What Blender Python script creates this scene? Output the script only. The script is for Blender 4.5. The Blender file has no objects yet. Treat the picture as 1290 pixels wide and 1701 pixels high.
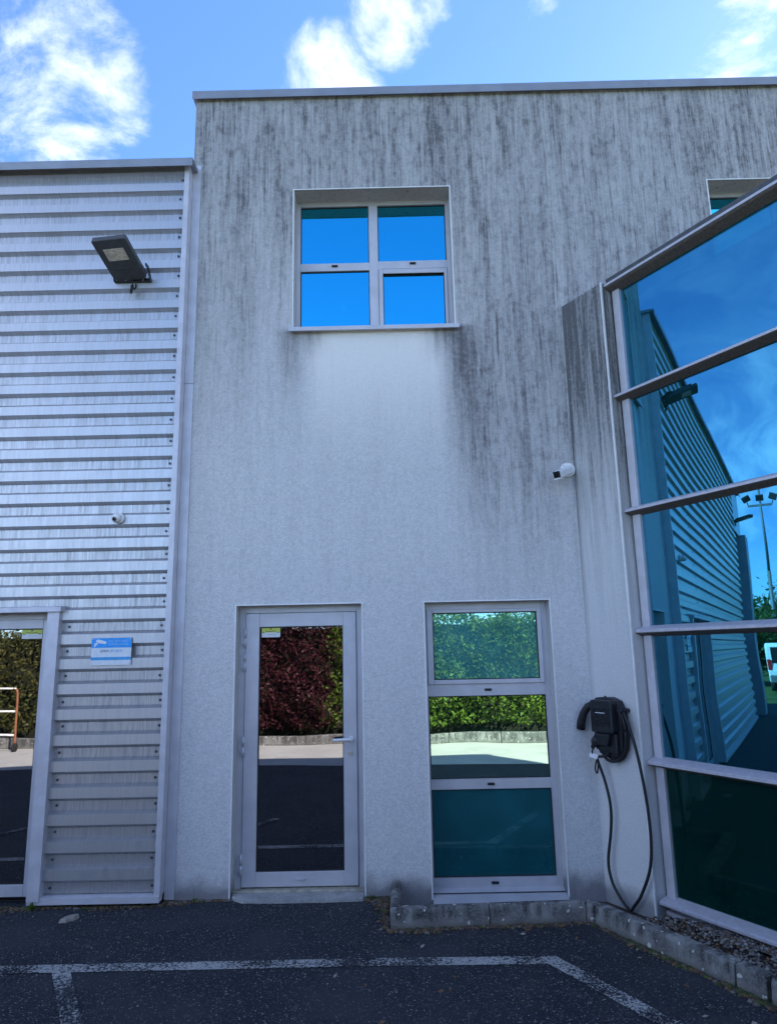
import bpy, bmesh, math, random
import numpy as np
from mathutils import Matrix, Vector
from mathutils.geometry import tessellate_polygon
rad = math.radians
random.seed(7); RNG = np.random.default_rng(11)
SC = bpy.context.scene
COL = SC.collection

# ------------------------------------------------------------------ camera
EYE = Vector((0.0, 0.0, 1.776))
rt = Vector((0.99974595, 0.00981841, -0.02028855)); up = Vector((0.02182903, -0.19756114, 0.98004749)); fw = Vector((-0.00561428, 0.9802414, 0.19772528))
cam = bpy.data.cameras.new('camera'); camo = bpy.data.objects.new('camera', cam); COL.objects.link(camo)
M = Matrix((rt, up, -fw)).transposed().to_4x4(); M.translation = EYE; camo.matrix_world = M
cam.sensor_fit = 'VERTICAL'; cam.sensor_height = 36; cam.lens = 0.674679 * 36; cam.clip_start = 0.05; cam.clip_end = 5000
SC.camera = camo

# ------------------------------------------------------------------ sun, sky, exposure
SUN_AZ, SUN_EL = rad(37), rad(40)
SUN_STRENGTH, SKY_STRENGTH, EXPOSURE = 5.0, 0.13, 1.52
sd = Vector((math.sin(SUN_AZ) * math.cos(SUN_EL), math.cos(SUN_AZ) * math.cos(SUN_EL), math.sin(SUN_EL)))
sl = bpy.data.lights.new('sun', 'SUN'); sl.energy = SUN_STRENGTH; sl.angle = rad(0.5); sl.color = (1, 0.94, 0.84)
so = bpy.data.objects.new('sun', sl); COL.objects.link(so); so.rotation_euler = (-sd).to_track_quat('-Z', 'Y').to_euler(); so.location = (20, 30, 40)
SC.view_settings.view_transform = 'Standard'; SC.view_settings.look = 'None'
SC.view_settings.exposure = EXPOSURE; SC.view_settings.gamma = 1; SC.view_settings.use_curve_mapping = False
SC.cycles.max_bounces = 8; SC.cycles.glossy_bounces = 5; SC.cycles.transparent_max_bounces = 12; SC.cycles.transmission_bounces = 6
SC.cycles.caustics_reflective = False


class NT:
    """small helper for node trees"""
    def __init__(s, tree): s.t = tree; s.n = tree.nodes; s.l = tree.links
    def new(s, typ, ins=None, **props):
        nd = s.n.new(typ)
        for k, v in props.items(): setattr(nd, k, v)
        if ins:
            for k, v in ins.items(): s.put(nd.inputs[k], v)
        return nd
    def put(s, sock, v):
        if isinstance(v, bpy.types.NodeSocket): s.l.new(v, sock)
        else:
            if isinstance(v, (tuple, list)) and sock.type == 'RGBA' and len(v) == 3: v = (*v, 1)
            sock.default_value = v
    def m(s, op, a, b=None, c=None, clamp=False):
        nd = s.n.new('ShaderNodeMath'); nd.operation = op; nd.use_clamp = clamp
        for i, v in enumerate((a, b, c)):
            if v is not None: s.put(nd.inputs[i], v)
        return nd.outputs[0]
    def vm(s, op, a, b=None):
        nd = s.n.new('ShaderNodeVectorMath'); nd.operation = op; s.put(nd.inputs[0], a)
        if b is not None: s.put(nd.inputs[1], b)
        return nd.outputs['Value'] if op in ('DOT_PRODUCT', 'LENGTH') else nd.outputs[0]
    def rng(s, v, a, b, c=0.0, d=1.0, smooth=True):
        nd = s.n.new('ShaderNodeMapRange'); nd.interpolation_type = 'SMOOTHSTEP' if smooth else 'LINEAR'; nd.clamp = True
        for i, x in enumerate((v, a, b, c, d)): s.put(nd.inputs[i], x)
        return nd.outputs[0]
    def noise(s, vec, scale=1, detail=3, rough=0.55, dist=0.0):
        nd = s.new('ShaderNodeTexNoise', {'Vector': vec, 'Scale': scale, 'Detail': detail, 'Roughness': rough, 'Distortion': dist}); return nd.outputs[0]
    def mix(s, f, a, b, blend='MIX'):
        nd = s.n.new('ShaderNodeMix'); nd.data_type = 'RGBA'; nd.blend_type = blend
        s.put(nd.inputs[0], f); s.put(nd.inputs[6], a); s.put(nd.inputs[7], b); return nd.outputs[2]
    def scale(s, vec, xyz, off=(0, 0, 0)):
        return s.new('ShaderNodeMapping', {'Vector': vec, 'Scale': xyz, 'Location': off}).outputs[0]
    def sep(s, vec): return s.new('ShaderNodeSeparateXYZ', {0: vec}).outputs
    def comb(s, x, y, z): return s.new('ShaderNodeCombineXYZ', {0: x, 1: y, 2: z}).outputs[0]


# ------------------------------------------------------------------ world: Nishita sky, cumulus in view, added fill clouds out of view
W = bpy.data.worlds.new('World'); SC.world = W; W.use_nodes = True
w = NT(W.node_tree); w.n.clear()
sky = w.new('ShaderNodeTexSky'); sky.sky_type = 'NISHITA'; sky.sun_disc = False
sky.sun_elevation = SUN_EL; sky.sun_rotation = SUN_AZ; sky.altitude = 60; sky.air_density = 0.8; sky.dust_density = 0.06; sky.ozone_density = 9.0
dirv = w.vm('NORMALIZE', w.new('ShaderNodeTexCoord').outputs['Generated'])
dx, dy, dz = w.sep(dirv)
flat = w.m('ADD', w.m('MAXIMUM', dz, 0.0), 0.16)
pl = w.comb(w.m('DIVIDE', dx, flat), w.m('DIVIDE', dy, flat), 0.0)
warp = w.new('ShaderNodeTexNoise', {'Vector': pl, 'Scale': 2.2, 'Detail': 2.0}).outputs[1]
plw = w.vm('ADD', pl, w.vm('MULTIPLY', w.vm('SUBTRACT', warp, (0.5, 0.5, 0.5)), (0.30, 0.30, 0.0)))
fb = w.noise(plw, 4.3, 9, 0.62)
fb3 = w.noise(w.scale(plw, (1, 1, 1), (2.2, 5.1, 0)), 13.0, 7, 0.66)
fb2 = w.noise(w.scale(plw, (1, 1, 1), (3.1, 7.7, 0)), 1.15, 4, 0.5)


def cone(c, r0, r1, k=1.0):
    c = Vector(c).normalized()
    return w.rng(w.vm('DOT_PRODUCT', dirv, tuple(c)), math.cos(rad(r1)), math.cos(rad(r0)), 0.0, k)


banks = [cone(c, a, b, k) for c, a, b, k in [
    ((-0.393, 0.653, 0.648), 1.5, 7.0, 0.80), ((-0.395, 0.70, 0.600), 1.0, 6.0, 0.85), ((-0.34, 0.66, 0.672), 0.5, 5.5, 0.65),
    ((-0.335, 0.70, 0.63), 0.5, 4.5, 0.75), ((-0.372, 0.72, 0.58), 1.0, 4.5, 1.0),
    ((-0.068, 0.720, 0.69), 1.0, 4.6, 1.0), ((-0.035, 0.735, 0.675), 0.5, 3.4, 0.95), ((0.012, 0.685, 0.73), 1.0, 4.6, 0.95), ((0.045, 0.67, 0.742), 0.5, 3.5, 0.9),
    ((0.135, 0.678, 0.722), 0.3, 2.3, 0.6), ((0.175, 0.664, 0.728), 0.3, 2.4, 0.6),
    ((0.47, 0.66, 0.60), 2.5, 9.5, 1.0), ((0.46, 0.62, 0.64), 2.0, 7.5, 0.9)]]
bank = banks[0]
for b in banks[1:]: bank = w.m('MAXIMUM', bank, b)
dens_view = w.rng(w.m('ADD', w.m('ADD', w.m('MULTIPLY', fb, 0.95), w.m('MULTIPLY', fb3, 0.42)), w.m('MULTIPLY', bank, 0.32)), 0.84, 1.16, 0.0, 0.92)
ragged = w.m('MULTIPLY', w.m('SUBTRACT', w.m('ADD', fb, w.m('MULTIPLY', fb2, 0.8)), 0.9), 0.42)
away = w.rng(w.m('ADD', w.vm('DOT_PRODUCT', dirv, (-0.02, -0.86, 0.51)), ragged), math.cos(rad(30)), math.cos(rad(15)), 1.0, 0.0)       # a clear patch of sky behind the camera
ahead = w.rng(w.m('ADD', w.vm('DOT_PRODUCT', dirv, (0.0, 0.72, 0.69)), ragged), math.cos(rad(60)), math.cos(rad(38)), 1.0, 0.0)
west = w.rng(w.m('ADD', w.vm('DOT_PRODUCT', dirv, (-0.93, 0.05, 0.36)), ragged), math.cos(rad(26)), math.cos(rad(12)), 1.0, 0.1)
field = w.rng(w.m('ADD', w.m('MULTIPLY', fb, 0.55), w.m('MULTIPLY', fb2, 0.65)), 0.52, 0.72)  # coverage of the unseen clouds, raised to add fill light
dens_fill = w.m('MULTIPLY', w.m('MULTIPLY', field, away), w.m('MULTIPLY', ahead, west))
cir = w.noise(w.scale(plw, (0.8, 3.0, 1), (1, 2, 0)), 1.3, 6, 0.6)
cirrus = w.m('MULTIPLY', cone((-0.965, 0.05, 0.25), 3, 12, 0.5), w.rng(cir, 0.38, 0.72))
dens = w.m('MAXIMUM', w.m('MAXIMUM', dens_view, dens_fill), cirrus)
dens = w.m('MULTIPLY', dens, w.rng(dz, 0.0, 0.10))
sunny = w.rng(w.vm('DOT_PRODUCT', dirv, tuple(sd)), 0.80, 1.0, 0.0, 1.0)
cloud_fill = w.rng(w.vm('DOT_PRODUCT', dirv, tuple(sd)), 0.45, -0.35, 0.0, 1.0)                                # unseen clouds opposite the sun brightened as added fill on the facade
cloudc = w.mix(sunny, w.mix(cloud_fill, (3.6, 3.95, 4.6), (7.6, 8.0, 8.8)), (5.0, 5.0, 5.0))
skyc = w.mix(dens, sky.outputs[0], cloudc)
bg = w.new('ShaderNodeBackground', {'Color': skyc, 'Strength': SKY_STRENGTH})
w.l.new(bg.outputs[0], w.new('ShaderNodeOutputWorld').inputs[0])


# ------------------------------------------------------------------ materials
def mat(name):
    m = bpy.data.materials.new(name); m.use_nodes = True
    t = NT(m.node_tree); t.n.clear(); out = t.new('ShaderNodeOutputMaterial'); return m, t, out


def pbr(t, out, color, rough=0.5, metal=0.0, normal=None, spec=0.5):
    b = t.new('ShaderNodeBsdfPrincipled', {'Base Color': color, 'Roughness': rough, 'Metallic': metal, 'Specular IOR Level': spec})
    if normal is not None: t.l.new(normal, b.inputs['Normal'])
    t.l.new(b.outputs[0], out.inputs[0]); return b


def objc(t): return t.new('ShaderNodeTexCoord').outputs['Object']


def simple(name, color, rough=0.5, metal=0.0, var=0.12, vscale=14, bump=0.0, bscale=120, spec=0.5):
    m, t, out = mat(name); o = objc(t)
    n = t.noise(o, vscale, 4)
    c = t.mix(t.rng(n, 0.3, 0.7), tuple(x * (1 - var) for x in color), tuple(min(1, x * (1 + var)) for x in color))
    r = t.rng(t.noise(o, vscale * 2.3, 3), 0.3, 0.7, max(0.02, rough - 0.07), min(1, rough + 0.07))
    nn = None
    if bump: nn = t.new('ShaderNodeBump', {'Strength': bump, 'Distance': 0.01, 'Height': t.noise(o, bscale, 3)}).outputs[0]
    pbr(t, out, c, r, metal, nn, spec); return m


MAT = {}
# lacquered aluminium frames
MAT['frame'] = simple('frame_alu', (0.58, 0.57, 0.61), 0.42, 0.2, 0.06, 6)
MAT['frame_lilac'] = simple('frame_alu_wing', (0.61, 0.60, 0.65), 0.45, 0.2, 0.08, 8)  # slightly lighter lilac aluminium for the wing and hall trims
MAT['cope'] = simple('coping_metal', (0.30, 0.32, 0.37), 0.45, 0.3, 0.08, 5)
MAT['dark'] = simple('black_plastic', (0.012, 0.013, 0.018), 0.45, 0, 0.2, 20)
MAT['dark_soft'] = simple('black_rubber', (0.016, 0.016, 0.02), 0.6, 0, 0.2, 20)
MAT['black_panel'] = simple('black_gloss_panel', (0.010, 0.011, 0.015), 0.3, 0, 0.2, 20)
MAT['gasket'] = simple('gasket', (0.02, 0.02, 0.022), 0.7)
MAT['lampgrey'] = simple('lamp_anthracite', (0.085, 0.087, 0.094), 0.5, 0.2, 0.15, 20)
MAT['white'] = simple('white_plastic', (0.80, 0.80, 0.80), 0.4, 0, 0.04, 20)
MAT['bead'] = simple('corner_bead_pvc', (0.82, 0.82, 0.82), 0.5, 0, 0.08, 9)
MAT['steel'] = simple('steel', (0.55, 0.55, 0.57), 0.3, 0.9)
MAT['screw'] = simple('screw_head', (0.12, 0.12, 0.14), 0.45, 0.5)
MAT['interior'] = simple('interior_plaster', (0.20, 0.20, 0.20), 0.9)
MAT['interior_floor'] = simple('interior_floor', (0.10, 0.09, 0.08), 0.7)
MAT['wood'] = simple('counter_wood', (0.22, 0.13, 0.08), 0.6)
MAT['threshold'] = simple('threshold_wood', (0.40, 0.37, 0.30), 0.7, 0, 0.25, 20)
MAT['spandrel'] = simple('spandrel_teal', (0.010, 0.075, 0.075), 0.5)
MAT['blind'] = simple('blind_slat', (0.42, 0.50, 0.48), 0.5)
MAT['orange'] = simple('orange_paint', (0.34, 0.13, 0.06), 0.5)
MAT['vanwhite'] = simple('van_white', (0.78, 0.79, 0.80), 0.3)
MAT['vanglass'] = simple('van_glass', (0.015, 0.018, 0.02), 0.08)
MAT['tyre'] = simple('tyre', (0.02, 0.02, 0.02), 0.8)
MAT['tail'] = simple('tail_red', (0.45, 0.02, 0.02), 0.3)
MAT['mast'] = simple('galvanised_mast', (0.16, 0.17, 0.18), 0.6, 0.3)
MAT['bark'] = simple('bark', (0.10, 0.07, 0.05), 0.9, 0, 0.3, 12)
MAT['roofing'] = simple('roof_membrane', (0.16, 0.16, 0.17), 0.9)
MAT['yellow'] = simple('sticker_yellow', (0.60, 0.66, 0.12), 0.5, 0, 0.05)
MAT['sticker_white'] = simple('sticker_white', (0.72, 0.74, 0.76), 0.5, 0, 0.04)
MAT['ink'] = simple('print_dark', (0.10, 0.13, 0.05), 0.6)
MAT['sign_white'] = simple('sign_white', (0.72, 0.78, 0.84), 0.3, 0, 0.03)
MAT['sign_blue'] = simple('sign_blue', (0.02, 0.34, 0.86), 0.3, 0, 0.04)
MAT['sign_blue2'] = simple('sign_mid_blue', (0.05, 0.36, 0.72), 0.3, 0, 0.04)
MAT['sign_navy'] = simple('sign_navy', (0.02, 0.05, 0.15), 0.4, 0, 0.04)
MAT['sign_pale'] = simple('sign_pale_blue', (0.30, 0.62, 0.95), 0.4, 0, 0.04)
MAT['stone'] = simple('loose_stone', (0.30, 0.27, 0.24), 0.9, 0, 0.3, 40, 0.4, 90)
MAT['pebble_a'] = simple('pebble_light', (0.27, 0.26, 0.245), 0.85, 0, 0.3, 30)
MAT['pebble_b'] = simple('pebble_dark', (0.15, 0.13, 0.12), 0.9, 0, 0.35, 30)
MAT['crumb'] = simple('crumb_earth', (0.075, 0.055, 0.04), 1, 0, 0.4, 50)
MAT['crumb_b'] = simple('crumb_brown_leaf', (0.16, 0.09, 0.045), 0.9, 0, 0.4, 50)
MAT['moss'] = simple('moss', (0.055, 0.075, 0.02), 1, 0, 0.5, 50)


def glass(name, refl, rcol, tcol, haze, hz=0.12, wob=0.012):
    m, t, out = mat(name); o = objc(t)
    bump = t.new('ShaderNodeBump', {'Strength': wob, 'Distance': 0.2, 'Height': t.noise(o, 1.1, 1)}).outputs[0]
    g = t.new('ShaderNodeBsdfGlossy', {'Color': rcol, 'Roughness': 0.0, 'Normal': bump})
    tr = t.new('ShaderNodeBsdfTransparent', {'Color': tcol})
    grime = t.noise(o, 3.0, 5, 0.6)
    df = t.new('ShaderNodeBsdfDiffuse', {'Color': haze})
    a = t.new('ShaderNodeMixShader', {0: t.rng(grime, 0.25, 0.8, hz * 0.7, hz * 1.3), 1: tr.outputs[0], 2: df.outputs[0]})
    lw = t.new('ShaderNodeLayerWeight', {'Blend': 0.5}).outputs['Facing']
    f = t.m('ADD', refl, t.m('MULTIPLY', t.m('POWER', lw, 4.0), 1 - refl), clamp=True)
    b = t.new('ShaderNodeMixShader', {0: f, 1: a.outputs[0], 2: g.outputs[0]})
    t.l.new(b.outputs[0], out.inputs[0]); return m


MAT['glass_blue'] = glass('glass_solar_upper', 0.90, (0.055, 0.70, 1.0), (0.10, 0.22, 0.25), (0.01, 0.06, 0.10))
MAT['glass_green'] = glass('glass_solar_lower', 0.70, (0.74, 0.98, 0.86), (0.35, 0.62, 0.58), (0.02, 0.12, 0.12), 0.2)
MAT['glass_blind'] = glass('glass_solar_blind', 0.40, (0.60, 0.98, 0.98), (0.62, 0.9, 0.9), (0.14, 0.58, 0.58), 0.55)
MAT['glass_spandrel'] = glass('glass_solar_bottom', 0.12, (0.6, 0.95, 0.95), (0.4, 0.7, 0.7), (0.02, 0.20, 0.24), 0.45)
MAT['glass_door'] = glass('glass_door', 0.34, (0.95, 0.93, 0.95), (0.35, 0.36, 0.40), (0.02, 0.02, 0.025), 0.06)
MAT['glass_wing'] = glass('glass_wing', 0.46, (0.15, 0.60, 0.90), (0.25, 0.5, 0.46), (0.002, 0.05, 0.042), 0.25)
MAT['glass_wing_base'] = glass('glass_wing_spandrel', 0.05, (0.5, 0.9, 0.9), (0.2, 0.5, 0.45), (0.002, 0.05, 0.042), 0.4)


def render_wall():
    m, t, out = mat('weathered_render'); o = objc(t); x, y, z = t.sep(o)
    wx = t.m('ADD', x, t.m('MULTIPLY', t.m('SUBTRACT', t.noise(t.scale(o, (0.5, 0.5, 0.7)), 1.0, 1), 0.5), 0.02))
    xz = t.comb(wx, t.m('MULTIPLY', y, 1.0), z)
    grain = t.noise(o, 95, 3, 0.7)
    grain2 = t.noise(o, 34, 3, 0.6)
    broad = t.noise(t.scale(xz, (1.0, 1, 0.35)), 1.1, 4)
    # run-off streaks, several widths
    s1 = t.noise(t.scale(xz, (10, 10, 0.6)), 1.0, 5, 0.6)
    s2 = t.noise(t.scale(xz, (32, 32, 1.8), (5, 3, 1)), 1.0, 4, 0.6)
    s3 = t.noise(t.scale(xz, (64, 64, 3.0), (9, 1, 4)), 1.0, 3, 0.55)
    top = t.rng(z, 3.2, 6.5)                                             # algae grow where rain runs off the coping
    right = t.m('MULTIPLY', t.rng(x, 0.40, 0.85), t.rng(z, 1.9, 3.6))
    left = t.m('MULTIPLY', t.rng(x, -0.9, -1.3), t.rng(z, 3.0, 5.2, 0, 0.8))
    clean = t.m('MULTIPLY', t.m('MULTIPLY', t.rng(x, -0.80, -0.55), t.rng(x, 0.56, 0.36)), t.m('MULTIPLY', t.rng(z, 3.1, 4.45), t.rng(z, 4.60, 4.52)))
    wet = t.m('MAXIMUM', t.m('MAXIMUM', top, t.m('MULTIPLY', right, 0.9)), left)
    wet = t.m('MULTIPLY', t.m('MULTIPLY', wet, t.rng(y, 5.575, 5.556)), t.m('SUBTRACT', 1.0, clean))
    film = t.m('ADD', t.m('MULTIPLY', wet, 0.24), t.m('MULTIPLY', t.m('MULTIPLY', t.rng(broad, 0.30, 0.72, 0.0, 0.09), t.m('SUBTRACT', 1.0, clean)), t.rng(z, 0.9, 2.6)))
    blot = t.noise(t.scale(o, (1, 1, 0.55)), 16, 4, 0.65)
    film = t.m('ADD', film, t.m('MULTIPLY', t.m('MULTIPLY', t.rng(blot, 0.46, 0.72, 0, 0.24), t.m('ADD', wet, 0.22)), t.m('SUBTRACT', 1.0, clean)))
    wet = t.m('ADD', wet, t.m('MULTIPLY', t.rng(z, 1.7, 2.6, 0.08, 0.20), t.m('SUBTRACT', 1.0, clean)))
    streak = t.m('ADD', t.m('MULTIPLY', t.rng(s1, 0.38, 0.74), 0.34), t.m('ADD', t.m('MULTIPLY', t.rng(s2, 0.42, 0.74), 0.42), t.m('ADD', 0.10, t.m('MULTIPLY', t.rng(s3, 0.44, 0.76), 0.34))))
    streak = t.m('MULTIPLY', streak, t.rng(grain2, 0.28, 0.70, 0.75, 1.1))
    dirt = t.m('MULTIPLY', streak, wet)
    # isolated drips lower down
    dr = t.noise(t.scale(xz, (22, 22, 1.5), (2, 8, 6)), 1.0, 1, 0.4)
    drip = t.m('MULTIPLY', t.rng(dr, 0.69, 0.77), t.m('MULTIPLY', t.rng(z, 2.0, 2.4), t.m('MAXIMUM', right, t.m('MULTIPLY', top, 0.8))))
    # overflow from the two ends of the window sill
    def run(cx, wdt, z0, z1, k):
        d = t.m('ABSOLUTE', t.m('SUBTRACT', wx, cx)); return t.m('MULTIPLY', t.rng(d, wdt, 0.0), t.m('MULTIPLY', t.rng(z, z0, z1, 0.0, k), t.rng(z, 4.56, 4.50)))
    sill = t.m('MAXIMUM', t.m('MAXIMUM', run(0.61, 0.21, 2.7, 4.7, 0.80), run(-0.84, 0.16, 3.7, 4.7, 0.80)), t.m('MAXIMUM', run(0.47, 0.26, 4.1, 4.5, 0.75), run(-0.70, 0.24, 4.2, 4.52, 0.65)))
    sill = t.m('MULTIPLY', sill, t.rng(t.noise(t.scale(xz, (26, 26, 1.6)), 1.0, 5, 0.65), 0.28, 0.70, 0.40, 1.05))
    sill = t.m('MULTIPLY', sill, t.rng(grain2, 0.25, 0.7, 0.8, 1.05))
    foot = t.m('MULTIPLY', t.rng(t.m('SUBTRACT', z, t.m('MULTIPLY', t.noise(o, 7, 4), 0.20)), 0.10, -0.08), 0.85)
    allf = t.m('ADD', t.m('ADD', t.m('ADD', film, t.m('MULTIPLY', dirt, 0.70)), t.m('MULTIPLY', drip, 0.45)), t.m('ADD', sill, t.m('MULTIPLY', foot, 0.9)), clamp=True)
    base = t.mix(t.rng(broad, 0.3, 0.7), (0.75, 0.75, 0.76), (0.82, 0.815, 0.81))
    base = t.mix(t.rng(grain, 0.34, 0.70, 0, 0.72), base, (0.50, 0.50, 0.52))
    base = t.mix(t.rng(grain2, 0.42, 0.72, 0, 0.30), base, (0.50, 0.50, 0.52))
    base = t.mix(t.m('MULTIPLY', clean, 0.8), base, (0.93, 0.90, 0.86))
    c = t.mix(allf, base, (0.165, 0.158, 0.168))
    # pale lichen flecks on the damp right-hand side
    fl = t.m('MULTIPLY', t.rng(t.noise(o, 62, 2, 0.5), 0.64, 0.72), t.m('MULTIPLY', t.rng(x, 0.6, 1.2), t.m('MULTIPLY', t.rng(z, 2.6, 3.2), t.rng(z, 5.2, 4.4))))
    c = t.mix(t.m('MULTIPLY', fl, 0.7), c, (0.72, 0.72, 0.70))
    h = t.m('ADD', t.m('MULTIPLY', grain, 1.0), t.m('MULTIPLY', grain2, 0.5))
    nn = t.new('ShaderNodeBump', {'Strength': 0.8, 'Distance': 0.008, 'Height': h}).outputs[0]
    pbr(t, out, c, 0.92, 0, nn, 0.2); return m


MAT['render'] = render_wall()


def render_stub():
    m, t, out = mat('weathered_render_wing'); o = objc(t); x, y, z = t.sep(o)
    grain = t.noise(o, 95, 3, 0.7); grain2 = t.noise(o, 34, 3, 0.6)
    s1 = t.noise(t.scale(o, (13, 13, 0.55)), 1.0, 5, 0.6); s2 = t.noise(t.scale(o, (34, 34, 2.0)), 1.0, 4, 0.65)
    top = t.rng(z, 1.4, 4.0)
    d = t.m('MULTIPLY', t.m('ADD', t.m('MULTIPLY', t.rng(s1, 0.38, 0.66), 0.55), t.m('ADD', t.m('MULTIPLY', t.m('MULTIPLY', t.rng(s2, 0.42, 0.74), 0.5), t.rng(grain2, 0.28, 0.7, 0.8, 1.1)), t.rng(z, 2.0, 4.3, 0.12, 0.62))), top)
    edge = t.m('MULTIPLY', t.rng(t.m('ABSOLUTE', t.m('SUBTRACT', x, t.m('ADD', 1.49, t.m('MULTIPLY', t.noise(t.scale(o, (0, 0, 0.8)), 1, 2), 0.03)))), 0.035, 0.0), 0.45)
    foot = t.m('MULTIPLY', t.rng(t.m('SUBTRACT', z, t.m('MULTIPLY', t.noise(o, 7, 4), 0.14)), 0.06, -0.06), 0.6)
    a = t.m('ADD', t.m('ADD', t.m('MULTIPLY', t.m('MULTIPLY', d, t.rng(grain2, 0.25, 0.7, 0.85, 1.05)), 0.95), t.m('MULTIPLY', edge, t.rng(z, 0.3, 2.5, 0.35, 1))), foot, clamp=True)
    base = t.mix(t.rng(grain, 0.28, 0.70, 0, 0.4), (0.72, 0.72, 0.72), (0.48, 0.48, 0.49))
    c = t.mix(a, base, (0.14, 0.14, 0.145))
    fl = t.m('MULTIPLY', t.rng(t.noise(o, 60, 2, 0.5), 0.64, 0.72), t.rng(z, 2.6, 3.4))
    c = t.mix(t.m('MULTIPLY', fl, 0.3), c, (0.72, 0.72, 0.70))
    nn = t.new('ShaderNodeBump', {'Strength': 0.5, 'Distance': 0.006, 'Height': t.m('ADD', grain, t.m('MULTIPLY', grain2, 0.5))}).outputs[0]
    pbr(t, out, c, 0.92, 0, nn, 0.2); return m


MAT['render_stub'] = render_stub()


def cladding():
    m, t, out = mat('cladding_silver'); o = objc(t); x, y, z = t.sep(o)
    st = t.noise(t.scale(o, (95, 3, 5.0)), 1.0, 4, 0.65)
    st2 = t.noise(t.scale(o, (9, 1, 0.5), (4, 0, 0)), 1.0, 4, 0.6)
    big = t.noise(t.scale(o, (0.9, 1, 0.5)), 1.0, 3)
    drip = t.m('MULTIPLY', t.rng(t.m('ABSOLUTE', t.m('SUBTRACT', x, t.m('ADD', -2.205, t.m('MULTIPLY', t.noise(t.scale(o, (0, 0, 1)), 5, 2), 0.02)))), 0.035, 0.012), t.m('MULTIPLY', t.rng(z, 1.9, 2.2), t.rng(z, 2.86, 2.80)))
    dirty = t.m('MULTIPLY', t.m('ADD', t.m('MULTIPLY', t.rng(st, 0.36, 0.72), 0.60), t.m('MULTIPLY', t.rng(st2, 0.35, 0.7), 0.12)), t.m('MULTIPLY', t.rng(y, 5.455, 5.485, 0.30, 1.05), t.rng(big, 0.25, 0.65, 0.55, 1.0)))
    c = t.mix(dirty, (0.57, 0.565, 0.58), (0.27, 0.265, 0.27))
    c = t.mix(t.m('MULTIPLY', drip, 0.35), c, (0.66, 0.65, 0.67))
    r = t.rng(st, 0.3, 0.7, 0.32, 0.48)
    pbr(t, out, c, r, 0.70, None, 0.5); return m


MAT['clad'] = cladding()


def asphalt_nodes(t, o):
    x, y, z = t.sep(o)
    v = t.new('ShaderNodeTexVoronoi', {'Vector': o, 'Scale': 150.0}); v.feature = 'F1'
    rnd = t.sep(t.vm('ADD', v.outputs['Color'], (0, 0, 0)))[0]
    n1 = t.noise(o, 70, 3, 0.7); n2 = t.noise(o, 1.7, 4, 0.55); n3 = t.noise(o, 9, 4, 0.6)
    c = t.mix(t.rng(n1, 0.3, 0.7), (0.008, 0.0105, 0.0175), (0.028, 0.034, 0.050))
    c = t.mix(t.rng(rnd, 0.80, 0.97, 0, 0.75), c, (0.16, 0.16, 0.165))
    c = t.mix(t.m('MULTIPLY', t.rng(rnd, 0.975, 0.985), 0.8), c, (0.42, 0.42, 0.42))
    c = t.mix(t.rng(n2, 0.40, 0.68, 0, 0.6), c, (0.052, 0.056, 0.066))
    c = t.mix(t.rng(n3, 0.5, 0.75, 0, 0.3), c, (0.018, 0.018, 0.02))
    h = t.m('ADD', t.m('MULTIPLY', v.outputs['Distance'], -1.2), t.m('MULTIPLY', n1, 0.9))
    nn = t.new('ShaderNodeBump', {'Strength': 0.9, 'Distance': 0.006, 'Height': h}).outputs[0]
    return c, nn, n1, rnd


def asphalt():
    m, t, out = mat('asphalt'); o = objc(t); c, nn, _, _ = asphalt_nodes(t, o)
    pbr(t, out, c, 0.85, 0, nn, 0.35); return m


def paint():
    m, t, out = mat('worn_line_paint'); o = objc(t); c, nn, n1, rnd = asphalt_nodes(t, o)
    wear = t.noise(o, 55, 4, 0.75); patch = t.noise(o, 2.6, 3, 0.5); x, y, z = t.sep(o)
    f = t.rng(t.m('ADD', t.m('MULTIPLY', wear, 1.0), t.m('ADD', t.m('MULTIPLY', t.m('SUBTRACT', rnd, 0.5), 0.16), t.m('MULTIPLY', t.m('SUBTRACT', patch, 0.5), 0.75))), 0.46, 0.56)
    c = t.mix(t.m('MULTIPLY', f, 0.85), c, (0.58, 0.58, 0.57))
    pbr(t, out, c, 0.8, 0, nn, 0.3); return m


MAT['asphalt'] = asphalt(); MAT['paint'] = paint()


def kerbstone():
    m, t, out = mat('kerb_concrete'); o = objc(t); x, y, z = t.sep(o)
    n = t.noise(o, 5.5, 5, 0.6); g = t.noise(o, 80, 3, 0.7); sp = t.noise(o, 24, 1, 0.4); s = t.noise(t.scale(o, (14, 14, 2.5)), 1, 4)
    c = t.mix(t.rng(n, 0.32, 0.66), (0.30, 0.295, 0.285), (0.115, 0.115, 0.115))
    c = t.mix(t.m('MULTIPLY', t.rng(s, 0.40, 0.62), t.rng(z, 0.01, 0.08)), c, (0.045, 0.046, 0.047))
    c = t.mix(t.rng(g, 0.35, 0.75, 0, 0.5), c, (0.34, 0.33, 0.32))
    c = t.mix(t.m('MULTIPLY', t.rng(t.m('ADD', z, t.m('MULTIPLY', n, 0.06)), 0.075, 0.03), 0.55), c, (0.10, 0.085, 0.06))
    c = t.mix(t.m('MULTIPLY', t.rng(sp, 0.69, 0.725), 0.9), c, (0.60, 0.60, 0.57))
    nn = t.new('ShaderNodeBump', {'Strength': 0.6, 'Distance': 0.006, 'Height': t.m('ADD', g, n)}).outputs[0]
    pbr(t, out, c, 0.95, 0, nn, 0.2); return m


MAT['kerb'] = kerbstone()


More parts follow.
